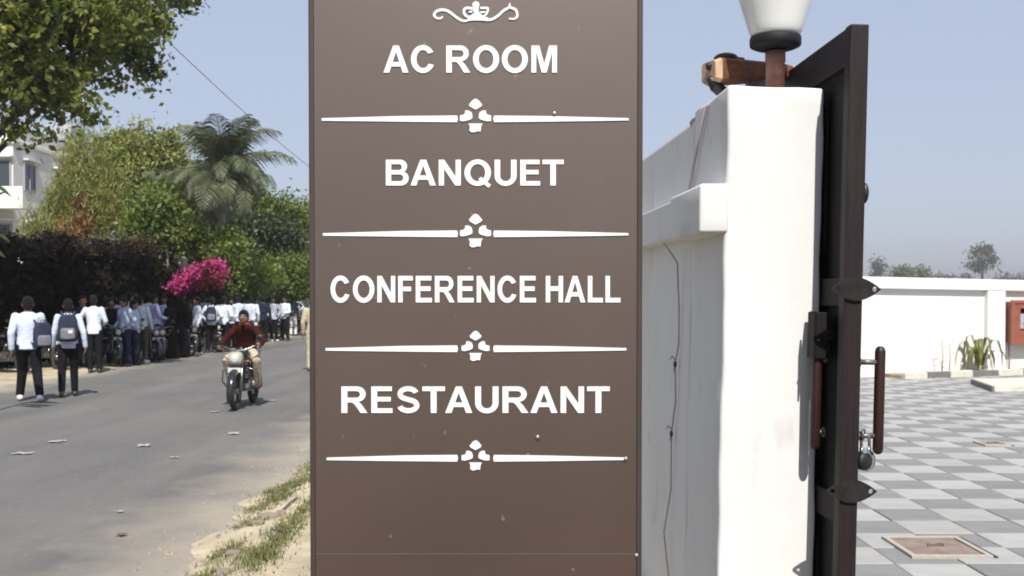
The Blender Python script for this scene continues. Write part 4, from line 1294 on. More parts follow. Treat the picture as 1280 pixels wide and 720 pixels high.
_cache = {}
def body_parts(kind, sleeve, robe=False, flare=1.0, vox=.011):
    key = (kind, sleeve, robe, flare, vox)
    if key in _cache: return _cache[key]
    P = pose(kind); t = P['tilt']
    V_ = {k: Vector(v) for k, v in P.items() if k != 'tilt'}
    b = MB()
    spine = [(V_['pel'] - Vector((0, 0, .09)), .12, .10), (V_['pel'], .155, .112), (V_['waist'], .132, .098), (V_['chest'], .158, .112), (V_['sh'] - Vector((0, 0, .03)), .172, .095), (V_['sh'] + Vector((0, 0, .025)), .11, .07), (V_['neck'] + Vector((0, 0, .01)), .058, .055)]
    b.loft([ering(c, rx, ry, t) for c, rx, ry in spine])
    capsule(b, V_['neck'] - Vector((0, 0, .04)), V_['head'] - Vector((0, -.01, .06)), .058, .052)
    head_mesh(b, V_['head'], t)
    for k, s in (('L', 1), ('R', -1)):
        capsule(b, V_['sho' + k], V_['el' + k], .050, .040); capsule(b, V_['el' + k], V_['wr' + k], .041, .026)
        capsule(b, V_['hip' + k], V_['kn' + k], .085, .056); capsule(b, V_['kn' + k] , V_['kn' + k].lerp(V_['an' + k], .35) + Vector((0, .015, 0)), .053, .055)
        capsule(b, V_['kn' + k].lerp(V_['an' + k], .35) + Vector((0, .015, 0)), V_['an' + k], .055, .036)
        capsule(b, V_['an' + k] + Vector((0, .02, -.03)), V_['toe' + k], .040, .030)
        hand_mesh(b, V_['wr' + k], V_['hd' + k], s, kind == 'ride')
    body = remesh(b, vox, 2, 'body')
    # shirt
    sh = MB()
    sp = [(V_['pel'] - Vector((0, 0, .07)), .168, .128), (V_['pel'] + Vector((0, 0, .03)), .168, .126), (V_['waist'], .152, .118), (V_['chest'], .176, .130), (V_['sh'] - Vector((0, 0, .035)), .188, .112), (V_['sh'] + Vector((0, 0, .012)), .155, .098), (V_['sh'] + Vector((0, 0, .04)), .10, .080), (V_['neck'] + Vector((0, 0, .005)), .068, .066)]
    sh.loft([ering(c, rx, ry, t) for c, rx, ry in sp])
    for k in 'LR':
        el, wr = V_['el' + k], V_['wr' + k]
        so = V_['sho' + k]
        if sleeve == 'long':
            capsule(sh, so, el, .063, .054); capsule(sh, el, wr, .054, .043)
        else:
            capsule(sh, so, so.lerp(el, .8), .068, .066)
    shirt = remesh(sh, .012, 3, 'shirt')
    # trousers or long robe
    tr = MB()
    if robe:
        z = [(0.03, .27, .25), (.4, .235, .21), (.8, .20, .165), (1.08, .17, .14), (1.3, .205, .15), (1.43, .18, .115), (1.50, .09, .09)]
        tr.loft([ering((0, 0, a), rx, ry, 0, 18) for a, rx, ry in z])
        for k in 'LR': capsule(tr, V_['sho' + k], V_['el' + k], .08, .085); capsule(tr, V_['el' + k], V_['wr' + k], .085, .07)
        tr.ell(V_['head'] + Vector((0, .01, .0)), (.105, .12, .145))
    else:
        tr.loft([ering(c, rx, ry, t) for c, rx, ry in [(V_['pel'] - Vector((0, 0, .10)), .135, .115), (V_['pel'], .160, .119), (V_['pel'] + Vector((0, 0, .07)), .150, .112)]])
        for k in 'LR':
            capsule(tr, V_['hip' + k], V_['kn' + k], .099, .076 * flare); capsule(tr, V_['kn' + k], V_['an' + k] + Vector((0, 0, .015)), .076 * flare, .062 * flare)
    trou = remesh(tr, .013, 2, 'trousers')
    shoes = []
    for k in 'LR':
        q = MB(); a = V_['an' + k]; to = V_['toe' + k]
        capsule(q, a + Vector((0, .03, -.045)), to + Vector((0, 0, .0)), .046, .036); capsule(q, a + Vector((0, .015, -.045)), a + Vector((0, .012, .01)), .047, .046)
        shoes.append(remesh(q, .011, 1, 'shoe'))
    h = MB(); c = V_['head']
    h.ell(c + Vector((0, .018, .030)), (.087, .103, .106), 18, 12); h.ell(c + Vector((0, .05, -.02)), (.076, .064, .09), 14, 10)
    h.ell(c + Vector((0, -.052, .085)), (.062, .04, .035), 12, 8)
    hair = remesh(h, .010, 1, 'hair')
    _cache[key] = (P, body, shirt, trou, shoes, hair)
    return _cache[key]


def person(label, loc, rz, h=1.68, kind='stand', shirt='shirt_white', trousers='dark', shoes='shoe_dark', sleeve='long', skin='skin', robe=False, group='people gathered along the road edge', flare=1.0, vox=.013):
    P, body, sh, tr, so, hair = body_parts(kind, sleeve, robe, flare, vox)
    r = empty('person', label, 'person', loc, rz, group)
    k_ = h / 1.72; wd_ = random.uniform(.95, 1.12); r.scale = (k_ * wd_, k_ * random.uniform(.96, 1.1), k_)
    link('body', body, M[skin], r)
    if robe:
        link('robe', tr, M[trousers], r)
    else:
        link('hair', hair, M['hair'], r)
        link('shirt', sh, M[shirt], r); link('trousers', tr, M[trousers], r)
    for q in so: link('shoe', q, M[shoes], r)
    return r, P


def face(r, P):
    c = Vector(P['head'])
    for s in (-1, 1):
        mb = MB(); mb.ell(c + Vector((s * .030, -.083, .008)), (.013, .007, .007), 10, 6); mb.build('eye', M['shoe_white'], r)
        mb = MB(); mb.ell(c + Vector((s * .030, -.0885, .008)), (.006, .004, .006), 8, 6); mb.build('pupil', M['black'], r)
        mb = MB(); mb.tube([c + Vector((s * .012, -.094, .030)), c + Vector((s * .032, -.094, .034)), c + Vector((s * .050, -.082, .028))], [.003, .004, .002], 6); mb.build('eyebrow', M['hair'], r)
    mb = MB(); mb.ell(c + Vector((0, -.096, -.058)), (.024, .008, .008), 12, 6); mb.build('mouth', M['lips'], r)
    mb = MB(); mb.tube([c + Vector((-.024, -.096, -.046)), c + Vector((0, -.104, -.041)), c + Vector((.024, -.096, -.046))], [.003, .005, .003], 6); mb.build('moustache', M['hair'], r)


def backpack(label, loc, rz, k=1.0, light=True):
    """worn on the back: local +Y is away from the wearer's back"""
    r = empty('backpack', label, 'backpack', loc, rz); r.scale = (k, k, k)
    q = MB()
    q.loft([[Vector((x * a, y * .075 + .075, z)) for x, y in [(math.copysign(abs(math.cos(t)) ** .5, math.cos(t)), math.copysign(abs(math.sin(t)) ** .6, math.sin(t))) for t in [2 * PI * i / 20 for i in range(20)]]]
            for a, z in ((.13, .0), (.152, .03), (.158, .2), (.150, .34), (.125, .42), (.08, .455))])
    q.build('bag', M['bag'], r, bevel=0)
    q = MB()
    q.loft([[Vector((x * a, y * .032 + .165, z)) for x, y in [(math.copysign(abs(math.cos(t)) ** .5, math.cos(t)), math.copysign(abs(math.sin(t)) ** .6, math.sin(t))) for t in [2 * PI * i / 16 for i in range(16)]]]
            for a, z in ((.10, .035), (.118, .06), (.118, .18), (.09, .225))])
    pk = q.build('pocket', M['bag_grey'], r)
    if light:
        q = MB(); q.b2((-.075, .198, .14), (-.01, .203, .19)); q.build('patch', M['shoe_white'], pk)
    for s in (-1, 1):
        q = MB(); q.tube([(s * .085, .03, .43), (s * .10, -.06, .50), (s * .11, -.19, .46), (s * .13, -.26, .33), (s * .15, -.18, .15), (s * .14, .01, .06)], .021, 8, flat=.45); q.build('strap', M['bag'], r)
    q = MB(); q.tube([(-.03, .06, .45), (-.02, .06, .49), (.02, .06, .49), (.03, .06, .45)], .008, 6); q.build('top_loop', M['bag'], r)
    return r


GL_ = lambda px, py: gnd(px, py, 0.0)
# the two students walking away
G2 = 'students walking along the road'
p = GL_(36, 502); a_, P_ = person('student in white shirt with white shoes walking away, leftmost of the pair', (p.x, p.y, 0), PI + .38, 1.66, 'walk', 'shirt_shade_pale', 'dark', 'shoe_white', group=G2, vox=.010)
p2 = GL_(86, 496); b_, P_ = person('student walking away wearing a navy backpack over a white shirt', (p2.x, p2.y, 0), PI + .36, 1.62, 'walk2', 'shirt_shade_pale', 'dark', 'shoe_dark', group=G2, vox=.010)
backpack('navy backpack with grey pocket worn by the right hand walking student', (p2.x + math.sin(.36) * .105, p2.y - math.cos(.36) * .105, .93), PI + .36, .98)
sb = backpack('dark shoulder bag hanging at the side of the left walking student', (p.x + .22, p.y - .04, .86), PI + .75, .88, False)
bpy.context.view_layer.update()

# ------------------------------------------------------------------ motorcycles
def make_bike(body_m, cowl_m, label, loc, rz, group=None):
    r = empty('motorcycle', label, 'motorcycle', loc, rz, group)
    for y, rr in ((-.63, .30), (.63, .295)):
        q = MB(); q.torus((0, 0, 0), .235, .018, 'x', 30, 8); q.tube([(-.06, 0, 0), (.06, 0, 0)], .045, 14); q.tube([(-.03, 0, 0), (-.02, 0, 0)], .08, 18)
        wh = q.build('wheel', M['chrome'], r, (0, y, rr))
        q = MB(); q.torus((0, 0, 0), .255, .045, 'x', 36, 10, flat=.95); q.build('tyre', M['rubber'], wh)
        q = MB()
        for k in range(18):
            a = 2 * PI * k / 18; q.tube([(.03 * (-1) ** k, .04 * math.cos(a), .04 * math.sin(a)), (0, .232 * math.cos(a + .25), .232 * math.sin(a + .25))], .0028, 4)
        q.build('spokes', M['chrome'], wh)
    q = MB()
    for s in (-1, 1):
        q.tube([(s * .085, -.63, .30), (s * .085, -.56, .52), (s * .085, -.47, .86)], [.024, .021, .018], 10)
    q.build('fork', M['chrome'], r)
    q = MB(); vs = []; 
    def fender(q, cy, cz, R0, a0, a1, hw):
        n = 16; rings = []
        for k in range(n + 1):
            a = R(a0 + (a1 - a0) * k / n); c, s = math.cos(a), math.sin(a)
            ring = []
            for (u, dr) in ((-hw, -.03), (-hw * .9, .0), (-hw * .45, .014), (0, .018), (hw * .45, .014), (hw * .9, .0), (hw, -.03), (hw * .9, -.012), (0, .004), (-hw * .9, -.012)):
                ring.append(Vector((u, cy + (R0 + dr) * c, cz + (R0 + dr) * s)))
            rings.append(ring)
        q.loft(rings)
    fender(q, -.63, .30, .335, 60, 205, .062); q.build('front_fender', M['tank_black'], r)
    q = MB(); fender(q, .63, .295, .345, -10, 120, .085); q.build('rear_fender', M['tank_black'], r)
    # headlamp and cowl
    q = MB(); q.loft([[Vector((x * a, y, .80 + z * b)) for x, z in [(math.copysign(abs(math.cos(t)) ** .7, math.cos(t)), math.copysign(abs(math.sin(t)) ** .7, math.sin(t))) for t in [2 * PI * i / 20 for i in range(20)]]]
                      for y, a, b in ((-.66, .085, .075), (-.63, .105, .095), (-.56, .115, .115), (-.48, .09, .10), (-.44, .05, .06))])
    hl = q.build('headlight', M[cowl_m], r)
    q = MB(); q.lathe([(.07, 0), (.068, .012), (.045, .022), (.01, .026)], 20, (0, -.655, .80), 0, Matrix.Rotation(PI / 2, 3, 'X')); q.build('lens', M['lens'], hl)
    q = MB(); q.b2((-.10, -.675, .59), (.10, -.668, .665)); q.build('number_plate', M['plate'], r, bevel=.003)
    q = MB(); q.b2((-.09, -.64, .665), (.09, -.58, .71)); q.build('lower_bracket', M['black'], r, bevel=.01)
    q = MB(); q.tube([(-.35, -.36, .985), (-.24, -.385, .99), (-.10, -.45, .93), (0, -.46, .92), (.10, -.45, .93), (.24, -.385, .99), (.35, -.36, .985)], .0115, 8)
    hb = q.build('handlebar', M['chrome'], r)
    for s in (-1, 1):
        q = MB(); q.tube([(s * .25, -.383, .99), (s * .36, -.358, .985)], .018, 10); q.build('grip', M['rubber'], hb)
        q = MB(); q.tube([(s * .24, -.40, .99), (s * .30, -.45, .985), (s * .37, -.42, .98)], .005, 6); q.build('lever', M['chrome'], hb)
        mr = MB(); mr.tube([(s * .22, -.39, .99), (s * .27, -.42, 1.06), (s * .31, -.41, 1.11)], .006, 6); mo = mr.build('mirror', M['black'], r)
        q = MB(); q.ell((s * .33, -.40, 1.135), (.055, .014, .038), 14, 8); q.build('mirror_head', M['black'], mo)
        q = MB(); q.tube([(s * .09, -.55, .76), (s * .17, -.555, .76)], .008, 6); q.ell((s * .185, -.56, .76), (.028, .028, .024), 10, 8); q.build('indicator', M['amber'], r)
    # tank, seat, panels
    q = MB()
    def sq(cx, cy, cz, a, b, n=18, p=.75):
        return [Vector((cx + a * math.copysign(abs(math.cos(t)) ** p, math.cos(t)), cy, cz + b * math.copysign(abs(math.sin(t)) ** p, math.sin(t)))) for t in [2 * PI * i / n for i in range(n)]]
    q.loft([sq(0, -.40, .78, .05, .07), sq(0, -.36, .80, .11, .11), sq(0, -.22, .82, .145, .125), sq(0, -.06, .81, .13, .11), sq(0, .06, .78, .10, .07), sq(0, .10, .77, .06, .04)])
    tk = q.build('fuel_tank', M[body_m], r)
    q = MB(); q.lathe([(.03, 0), (.03, .015), (.01, .02)], 14, (0, -.2, .943)); q.build('filler_cap', M['chrome'], tk)
    q = MB(); q.loft([sq(0, .02, .80, .10, .035), sq(0, .10, .805, .125, .045), sq(0, .35, .80, .13, .045), sq(0, .62, .82, .12, .045), sq(0, .72, .83, .09, .03)]); q.build('seat', M['rubber'], r)
    for s in (-1, 1):
        q = MB(); q.loft([[Vector((s * (.10 + d), y, z)) for y, z in ((.0, .72), (.42, .74), (.62, .72), (.36, .56), (.06, .58))] for d in (0, .03)], smooth=False); q.build('side_panel', M[body_m], r, bevel=.008)
    q = MB(); q.tube([(0, -.46, .92), (0, -.42, .74), (0, -.30, .45), (0, -.05, .30), (0, .25, .32), (0, .32, .55), (0, .30, .74)], .024, 8); q.tube([(0, -.42, .74), (0, .3, .74), (0, .75, .78)], .024, 8)
    for s in (-1, 1): q.tube([(s * .10, .25, .36), (s * .10, .63, .295)], .022, 8); q.tube([(s * .13, .60, .33), (s * .12, .50, .72)], [.028, .022], 10)
    q.build('frame', M['black'], r)
    q = MB(); q.b2((-.13, -.18, .26), (.13, .22, .46)); q.b2((-.085, -.24, .46), (.085, -.02, .68))
    for k in range(5): q.b2((-.115, -.26, .48 + k * .04), (.115, .0, .492 + k * .04))
    q.lathe([(.09, 0), (.085, .04), (.03, .05)], 18, (.13, .05, .36), 0, Matrix.Rotation(PI / 2, 3, 'Y')); q.build('engine', M['engine'], r, bevel=.01)
    q = MB(); q.tube([(-.06, -.22, .56), (-.10, -.33, .42), (-.13, -.22, .28), (-.15, .1, .25), (-.17, .25, .27)], .02, 8); q.tube([(-.17, .22, .265), (-.18, .3, .28), (-.19, .78, .36)], [.025, .045, .04], 12); q.build('exhaust', M['chrome'], r)
    q = MB(); q.tube([(-.24, .0, .32), (.24, .0, .32)], .014, 8); q.build('footrest', M['rubber'], r)
    q = MB(); q.tube([(-.20, -.22, .30), (-.29, -.26, .42), (-.27, -.30, .60), (-.08, -.34, .66)], .012, 8); q.tube([(.20, -.22, .30), (.29, -.26, .42), (.27, -.30, .60), (.08, -.34, .66)], .012, 8); q.build('leg_guard', M['chrome'], r)
    q = MB(); q.b2((-.07, .86, .66), (.07, .90, .73)); q.build('tail_light', M['red_lens'], r, bevel=.01)
    q = MB(); q.tube([(-.08, .68, .82), (-.09, .86, .86), (.09, .86, .86), (.08, .68, .82)], .011, 8); q.build('grab_rail', M['chrome'], r)
    return r


rp = GL_(293, 513)
bike = make_bike('tank_black', 'tank_cream', 'motorcycle with cream headlamp cowl being ridden toward the camera', (rp.x, rp.y + .6, 0), R(1))
bike.scale = (.94,) * 3
rd, RP = person('motorcycle rider in maroon jacket and khaki trousers facing the camera', (rp.x, rp.y + .6, 0), R(1), 1.72, 'ride', 'maroon', 'khaki', 'shoe_brown', group=None, skin='skin2', vox=.010)
rd.scale = (.94,) * 3
face(rd, RP)
mb = MB(); c = Vector(RP['neck'])
mb.torus(c + Vector((0, -.01, .015)), .066, .024, 'z', 20, 8); mb.loft([[c + Vector((x, -.115 - .02 * k, -.02 - z)) for x, z in ((-.03, 0), (.03, 0))] + [c + Vector((x, -.09 - .02 * k, -.02 - z)) for x, z in ((.03, 0), (-.03, 0))] for k, z in ((0, 0), (.6, .08), (1, .16))], smooth=False)
mb.build('scarf', M['scarf'], rd)

PK = 'motorcycles parked along the road edge'
spots = [
    (14, 472, .55, 'tank_black', 'dark motorcycle parked at the left photo edge behind the walking students'),
    (64, 466, .35, 'tank_red', 'parked motorcycle seen between the two walking students'),
    (112, 462, .25, 'tank_black', 'parked motorcycle with round headlamp just right of the navy backpack student'),
    (142, 459, .20, 'tank_blue', 'parked motorcycle under the stretched arm, second headlamp from the backpack'),
    (199, 452, .15, 'tank_blue', 'parked motorcycle between the grey trousered person and the black robed person'),
    (92, 463, .5, 'tank_black', 'dark parked motorcycle whose front wheel shows right of the navy backpack'),
    (158, 456, .3, 'tank_black', 'dark parked motorcycle in front of the person in shade-blue white shirt'),
    (186, 453, .35, 'tank_black', 'dark parked motorcycle just right of the grey brown trousers'),
    (266, 441, .3, 'tank_black', 'parked motorcycle in front of the pair with hands on hips'),
    (318, 433, .1, 'tank_black', 'parked motorcycle in the far crowd behind the moving rider'),
    (238, 446, .2, 'tank_red', 'parked motorcycle in front of the black robed people, left of the white shirts'),
    (345, 424, .3, 'tank_black', 'parked motorcycle among the legs of the far white shirted people'),
    (372, 417, .2, 'tank_blue', 'farthest parked motorcycle, next to the sign board edge'),
]
for i, (px, py, rz, bm_, lab) in enumerate(spots):
    p = GL_(px, py)
    c = copy_tree(bike)
    c.location = (p.x - .35, p.y + .5, shoulder_h(p.x - .6, p.y + .5) if p.x < -9.4 else 0.0); c.rotation_euler = (0, R(7), rz + .45)
    tag(c, lab, 'motorcycle', PK)
    for ch in c.children:
        base = ch.name.split('.')[0]
        if base in ('fuel_tank', 'side_panel'):
            ch.material_slots[0].link = 'OBJECT'; ch.material_slots[0].material = M[bm_]
        if base == 'headlight':
            ch.material_slots[0].link = 'OBJECT'; ch.material_slots[0].material = M['tank_black']

# the crowd: (px, foot row, facing, height, pose, shirt, trousers, shoes, label)
crowd = [
    (119, 466, PI + .2, 1.70, 'reach', 'shirt_white', 'dark', 'shoe_dark', 'person in white shirt stretching an arm over the parked motorcycles'),
    (105, 463, .5, 1.68, 'hips', 'navy', 'dark', 'shoe_dark', 'person in navy top standing just left of the stretched arm person'),
    (142, 456, .3, 1.62, 'stand', 'dark', 'dark', 'shoe_dark', 'person in black clothes behind the parked headlamps'),
    (158, 458, -.5, 1.64, 'hips', 'shirt_shade', 'navy', 'shoe_dark', 'person in shade-blue white shirt leaning toward the grey trousered person'),
    (178, 454, PI + .1, 1.68, 'contra', 'shirt_white', 'greybrown', 'shoe_white', 'person in pale shirt and grey brown trousers with a white shoe'),
    (163, 450, 2.6, 1.78, 'stand', 'shirt_white', 'dark', 'shoe_dark', 'taller person behind, between the shade-blue white shirt and grey trousers'),
    (197, 450, 2.2, 1.73, 'reach', 'shirt_lav', 'navy', 'shoe_dark', 'person in lavender shirt bending beside the black robed person'),
    (225, 447, PI, 1.66, 'stand', 'robe', 'robe', 'shoe_dark', 'person in a long black robe below the pink flowers'),
    (214, 448, 1.2, 1.60, 'stand', 'robe', 'robe', 'shoe_dark', 'second black robed person half hidden beside the first'),
    (248, 443, -1.2, 1.66, 'stand', 'shirt_white', 'dark', 'shoe_white', 'person in white shirt standing side on, right of the black robes'),
    (264, 441, PI + .3, 1.66, 'hips', 'shirt_white', 'dark', 'shoe_dark', 'person in white shirt and black trousers, back turned, hands on hips'),
    (279, 440, PI - .2, 1.68, 'hips', 'shirt_white', 'dark', 'shoe_dark', 'person in white shirt whose back touches the rider on his left side'),
    (299, 434, PI + .4, 1.70, 'contra', 'shirt_shade', 'dark', 'shoe_dark', 'person in shade-blue white shirt directly behind the rider head'),
    (313, 432, PI, 1.68, 'stand', 'shirt_white', 'greybrown', 'shoe_dark', 'person in white shirt just right of the rider head'),
    (329, 428, PI, 1.70, 'stand', 'navy', 'dark', 'shoe_dark', 'person in navy top standing in the far crowd right of the rider'),
    (343, 427, .3, 1.66, 'hips', 'shirt_white', 'dark', 'shoe_white', 'person in white shirt and white shoes, first right of the navy top'),
    (356, 426, -.4, 1.68, 'contra', 'shirt_white', 'dark', 'shoe_dark', 'person in white shirt and black trousers next to the white trousers'),
    (367, 420, PI, 1.70, 'stand', 'shirt_grey', 'trouser_white', 'shoe_dark', 'person in grey top and white trousers in the far crowd'),
    (380, 414, PI - .2, 1.72, 'hips', 'shirt_white', 'dark', 'shoe_dark', 'person in white shirt farthest right, beside the sign board'),
    (350, 416, PI, 1.70, 'stand', 'navy', 'dark', 'shoe_dark', 'dark clothed person farthest back between two white shirts'),
]
crowd += [
    (131, 452, PI + .3, 1.60, 'hips', 'shirt_shade', 'dark', 'shoe_dark', 'shorter person in shade-blue white shirt seen past the stretched arm'),
    (150, 452, PI - .4, 1.70, 'contra', 'shirt_white', 'dark', 'shoe_dark', 'person in white shirt between the black clothed person and the shade-blue white shirt'),
    (170, 456, 1.9, 1.58, 'hips', 'shirt_shade', 'navy', 'shoe_dark', 'short person in shade-blue white shirt touching the grey brown trousers person'),
    (188, 447, PI, 1.74, 'contra', 'shirt_white', 'dark', 'shoe_dark', 'person in white shirt behind the lavender shirt'),
    (207, 445, .2, 1.68, 'stand', 'shirt_lav', 'dark', 'shoe_dark', 'person in lavender shirt right next to the black robes'),
    (256, 437, PI, 1.72, 'stand', 'shirt_grey', 'dark', 'shoe_dark', 'person in grey top half hidden behind two white shirts left of the rider'),
    (290, 436, .4, 1.62, 'contra', 'shirt_white', 'dark', 'shoe_dark', 'person in white shirt partly hidden by the rider left shoulder'),
    (321, 424, PI, 1.74, 'hips', 'shirt_shade', 'dark', 'shoe_dark', 'person in shade-blue white shirt behind the navy top'),
    (336, 420, 1.0, 1.66, 'contra', 'shirt_white', 'dark', 'shoe_dark', 'person in white shirt behind, left of the white shoes person'),
    (362, 416, PI, 1.6, 'stand', 'dark', 'dark', 'shoe_dark', 'black clothed person behind the white trousers'),
    (373, 415, -.5, 1.70, 'contra', 'shirt_white', 'dark', 'shoe_dark', 'person in white shirt second from the sign board edge'),
]
for px, py, rz, h, kd, s_, t_, so, lab in crowd:
    p = GL_(px, py)
    q_, _ = person(lab, (p.x, p.y, .01 if p.x < -9.4 else 0), rz, h, kd, s_, t_, so, skin=random.choice(['skin', 'skin2']), robe=(s_ == 'robe'), sleeve='long')
    q_.rotation_euler = (random.uniform(-.05, .05), random.uniform(-.06, .06), rz + random.uniform(-.25, .25))
    for key_, bl_ in (('farthest back between', 'dark backpack among the far white shirts right of the rider'), ('hands on hips', 'dark backpack worn by the person in white shirt and black trousers left of the rider')):
        if key_ in lab and 'pair' not in lab and px > 200:
            backpack(bl_, (p.x - math.sin(rz - PI) * -.12, p.y - .12, .95), rz, .95, False)
p = GL_(393, 464)
person('person in khaki trousers almost hidden behind the left edge of the sign', (p.x, p.y, 0), PI + .1, 1.68, 'stand', 'khaki', 'khaki', 'shoe_brown', group=None)

# ------------------------------------------------------------------ trees and planting on the left
# overhanging broad leaved tree
def near_tree():
    base = Vector((-11.8, 21.0, 0))
    r = empty('roadside_tree', 'large green broad leaved tree overhanging the road at top left', 'tree', base)
    L = lambda px, py, Y: at(px, py, Y) - base
    blobs = []
    for px, py, Y, rx, ry, rz_, wgt in ((30, 15, 21, 62, 1.3, 60, 3), (95, 10, 22, 62, 1.3, 62, 3), (150, 10, 24.5, 50, 1.2, 62, 2), (205, -14, 28, 42, 1.2, 34, 1),
                                   (150, 65, 25, 44, 1.0, 42, 2), (85, 75, 22.5, 46, 1.1, 48, 2), (30, 75, 21, 42, 1.1, 50, 2), (100, 128, 22, 18, .4, 32, 2), (140, 105, 23.5, 24, .5, 24, 1), (60, 118, 21.5, 22, .5, 22, 1), (12, 105, 21, 22, .9, 45, 1),
                                   (172, 88, 25, 20, .6, 36, 1), (163, 140, 25, 7, .2, 22, 1), (236, 0, 29, 22, .6, 20, 1), (195, 40, 27, 22, .6, 22, 1), (20, 168, 21.5, 34, .6, 12, 1), (62, 160, 21.5, 20, .4, 9, 1),
                                   (-60, 20, 21, 90, 2.0, 100, 2), (-150, -80, 21, 130, 2.6, 140, 2), (20, -110, 22, 130, 2.4, 90, 2), (150, -110, 26, 110, 2.0, 70, 2), (-220, 60, 22, 100, 2.2, 100, 1)):
        k_ = Y / F
        blobs += [(tuple(L(px, py, Y)), (rx * k_, ry, rz_ * k_))] * wgt
    P, cc = clumps(blobs, 760, 50000, .22, .12)
    me = quads_mesh('crown', leaf_arr(P, .175, .6, .5))
    tag(link('crown', me, LF['near'], r), kind='stuff')
    tg = [L(px, py, Y) for px, py, Y in ((40, 40, 21), (115, 20, 22.5), (190, -20, 27), (140, 70, 24.5), (95, 110, 22), (12, 150, 21.3), (-60, -90, 21), (60, -90, 22), (220, -10, 28))]
    trunk(r, (0, 0, -.1), (.5, .2, 6.0), .42, .24, tg, wob=.06, lr=.15)
near_tree()
# a few big pointed leaves of a nearer shrub at the left edge
sh_b = Vector((-7.3, 14.6, 0))
shr = empty('broad_leaf_shrub', 'dark plant with big pointed leaves poking in at the left photo edge', 'plant', sh_b)
for px, py, px2, py2 in ((-30, 225, 14, 246), (-30, 262, 8, 240), (-32, 290, 16, 282), (-34, 280, 12, 303), (-30, 310, 6, 322), (-40, 250, -5, 225)):
    a = at(px, py, 14.6) - sh_b; b = at(px2, py2, 14.4) - sh_b
    long_leaf('leaf', [a, a.lerp(b, .35) + Vector((0, 0, .05)), a.lerp(b, .7) + Vector((0, 0, .03)), b], .085, LF['deep'], shr)
mb = MB(); a = at(-30, 225, 14.6) - sh_b
mb.tube([(-.4, .1, 0), (a.x - .12, 0, 1.5), (a.x, 0, a.z)], [.05, .035, .015], 8)
for px, py in ((-30, 262), (-32, 290), (-34, 280), (-30, 310), (-40, 250)):
    b = at(px, py, 14.6) - sh_b; mb.tube([(a.x - .1, 0, b.z - .15), b], [.014, .008], 5)
mb.build('stem', M['bark'], shr)

# dark hedge behind the crowd
def hedge(x, y0, y1, h0, h1, wd, label, n, k, m, tips=None, size=.11, seg=None):
    r = empty('hedge', label, 'hedge', (x, y0, 0))
    L_ = y1 - y0; nb = max(3, int(L_ / 1.1)); blobs = []
    for i in range(nb + 1):
        t = i / nb; h = h0 + (h1 - h0) * t + .12 * math.sin(i * 2.3) + .08 * math.sin(i * 5.1)
        for zc in (.28, .62):
            blobs.append(((.15 * math.sin(i * 1.7), t * L_, h * zc), (wd * (1.0 if zc < .5 else .85), .8, h * .36)))
    crown(r, blobs, k, n // 2, .22, size, m, .55, .2, .62, 'foliage')
    crown(r, [(c_, (a_ * .75, b_ * .9, d_ * .8)) for c_, (a_, b_, d_) in blobs], k // 2, n // 3, .25, size * 2.2, m, .7, .2, .05, 'inner_foliage')
    if tips is not None:
        tb_ = []
        for i in range(nb + 1):
            t = i / nb; h = h0 + (h1 - h0) * t + .12 * math.sin(i * 2.3) + .08 * math.sin(i * 5.1)
            tb_.append(((0, t * L_, h * .97), (wd * .7, .8, .16)))
        crown(r, tb_, k // 3, n // 6, .14, size, tips, .5, .0, .3, 'leaf_tips')
    mb = MB()
    for i in range(nb + 1):
        mb.tube([(0, i / nb * L_, -.05), (.1 * math.sin(i), i / nb * L_, 1.0), (.2 * math.sin(i * 2), i / nb * L_ + .2, 2.0)], [.05, .04, .02], 6)
    mb.build('stems', M['bark'], r)
    return r
hedge(-12.1, 18.5, 36.5, 2.75, 3.35, .75, 'long dark purple green hedge, deepened for shade, behind the crowd and parked motorcycles', 80000, 1300, LF['dark'], LF['maroon'], .125)


hedge(-11.2, 36.8, 62, 1.7, 1.75, .6, 'low dark green hedge behind the far end of the crowd', 42000, 800, LF['deep'], None, .12)


def tree(name, label, base, blobs_px, Y, k, n, sig, size, m, r0=.14, asp=.5, droop=.3, group=None, bark='bark', top=None, extra=None, depth=1.0, shell=.4, flat=.8):
    base = Vector(base)
    r = empty(name, label, 'tree' if 'bush' not in name and 'shrub' not in name else 'bush', base, 0, group)
    s = Y / F
    blobs = [(tuple(at(px, py, Y) - base), (rx * s, (rx + ry) / 2 * s * depth, ry * s)) for px, py, rx, ry in blobs_px]
    o, cc = crown(r, blobs, k, n, sig, size, m, asp, droop, shell, flat=flat)
    if extra:
        for em, bl, n2 in extra:
            b2_ = [(tuple(at(px, py, Y - .8) - base), (rx * s, (rx + ry) / 2 * s * .7, ry * s)) for px, py, rx, ry in bl]
            crown(r, b2_, max(12, n2 // 60), n2, sig * .8, size, em, asp, droop, .2, 'crown')
    tp = top or (blobs[0][0][0] * .4, blobs[0][0][1] * .4, blobs[0][0][2] * .75)
    trunk(r, (0, 0, -.1), tp, r0, r0 * .45, [tuple(cc[i]) for i in range(0, len(cc), max(1, len(cc) // 9))], M[bark], lr=.4)
    return r

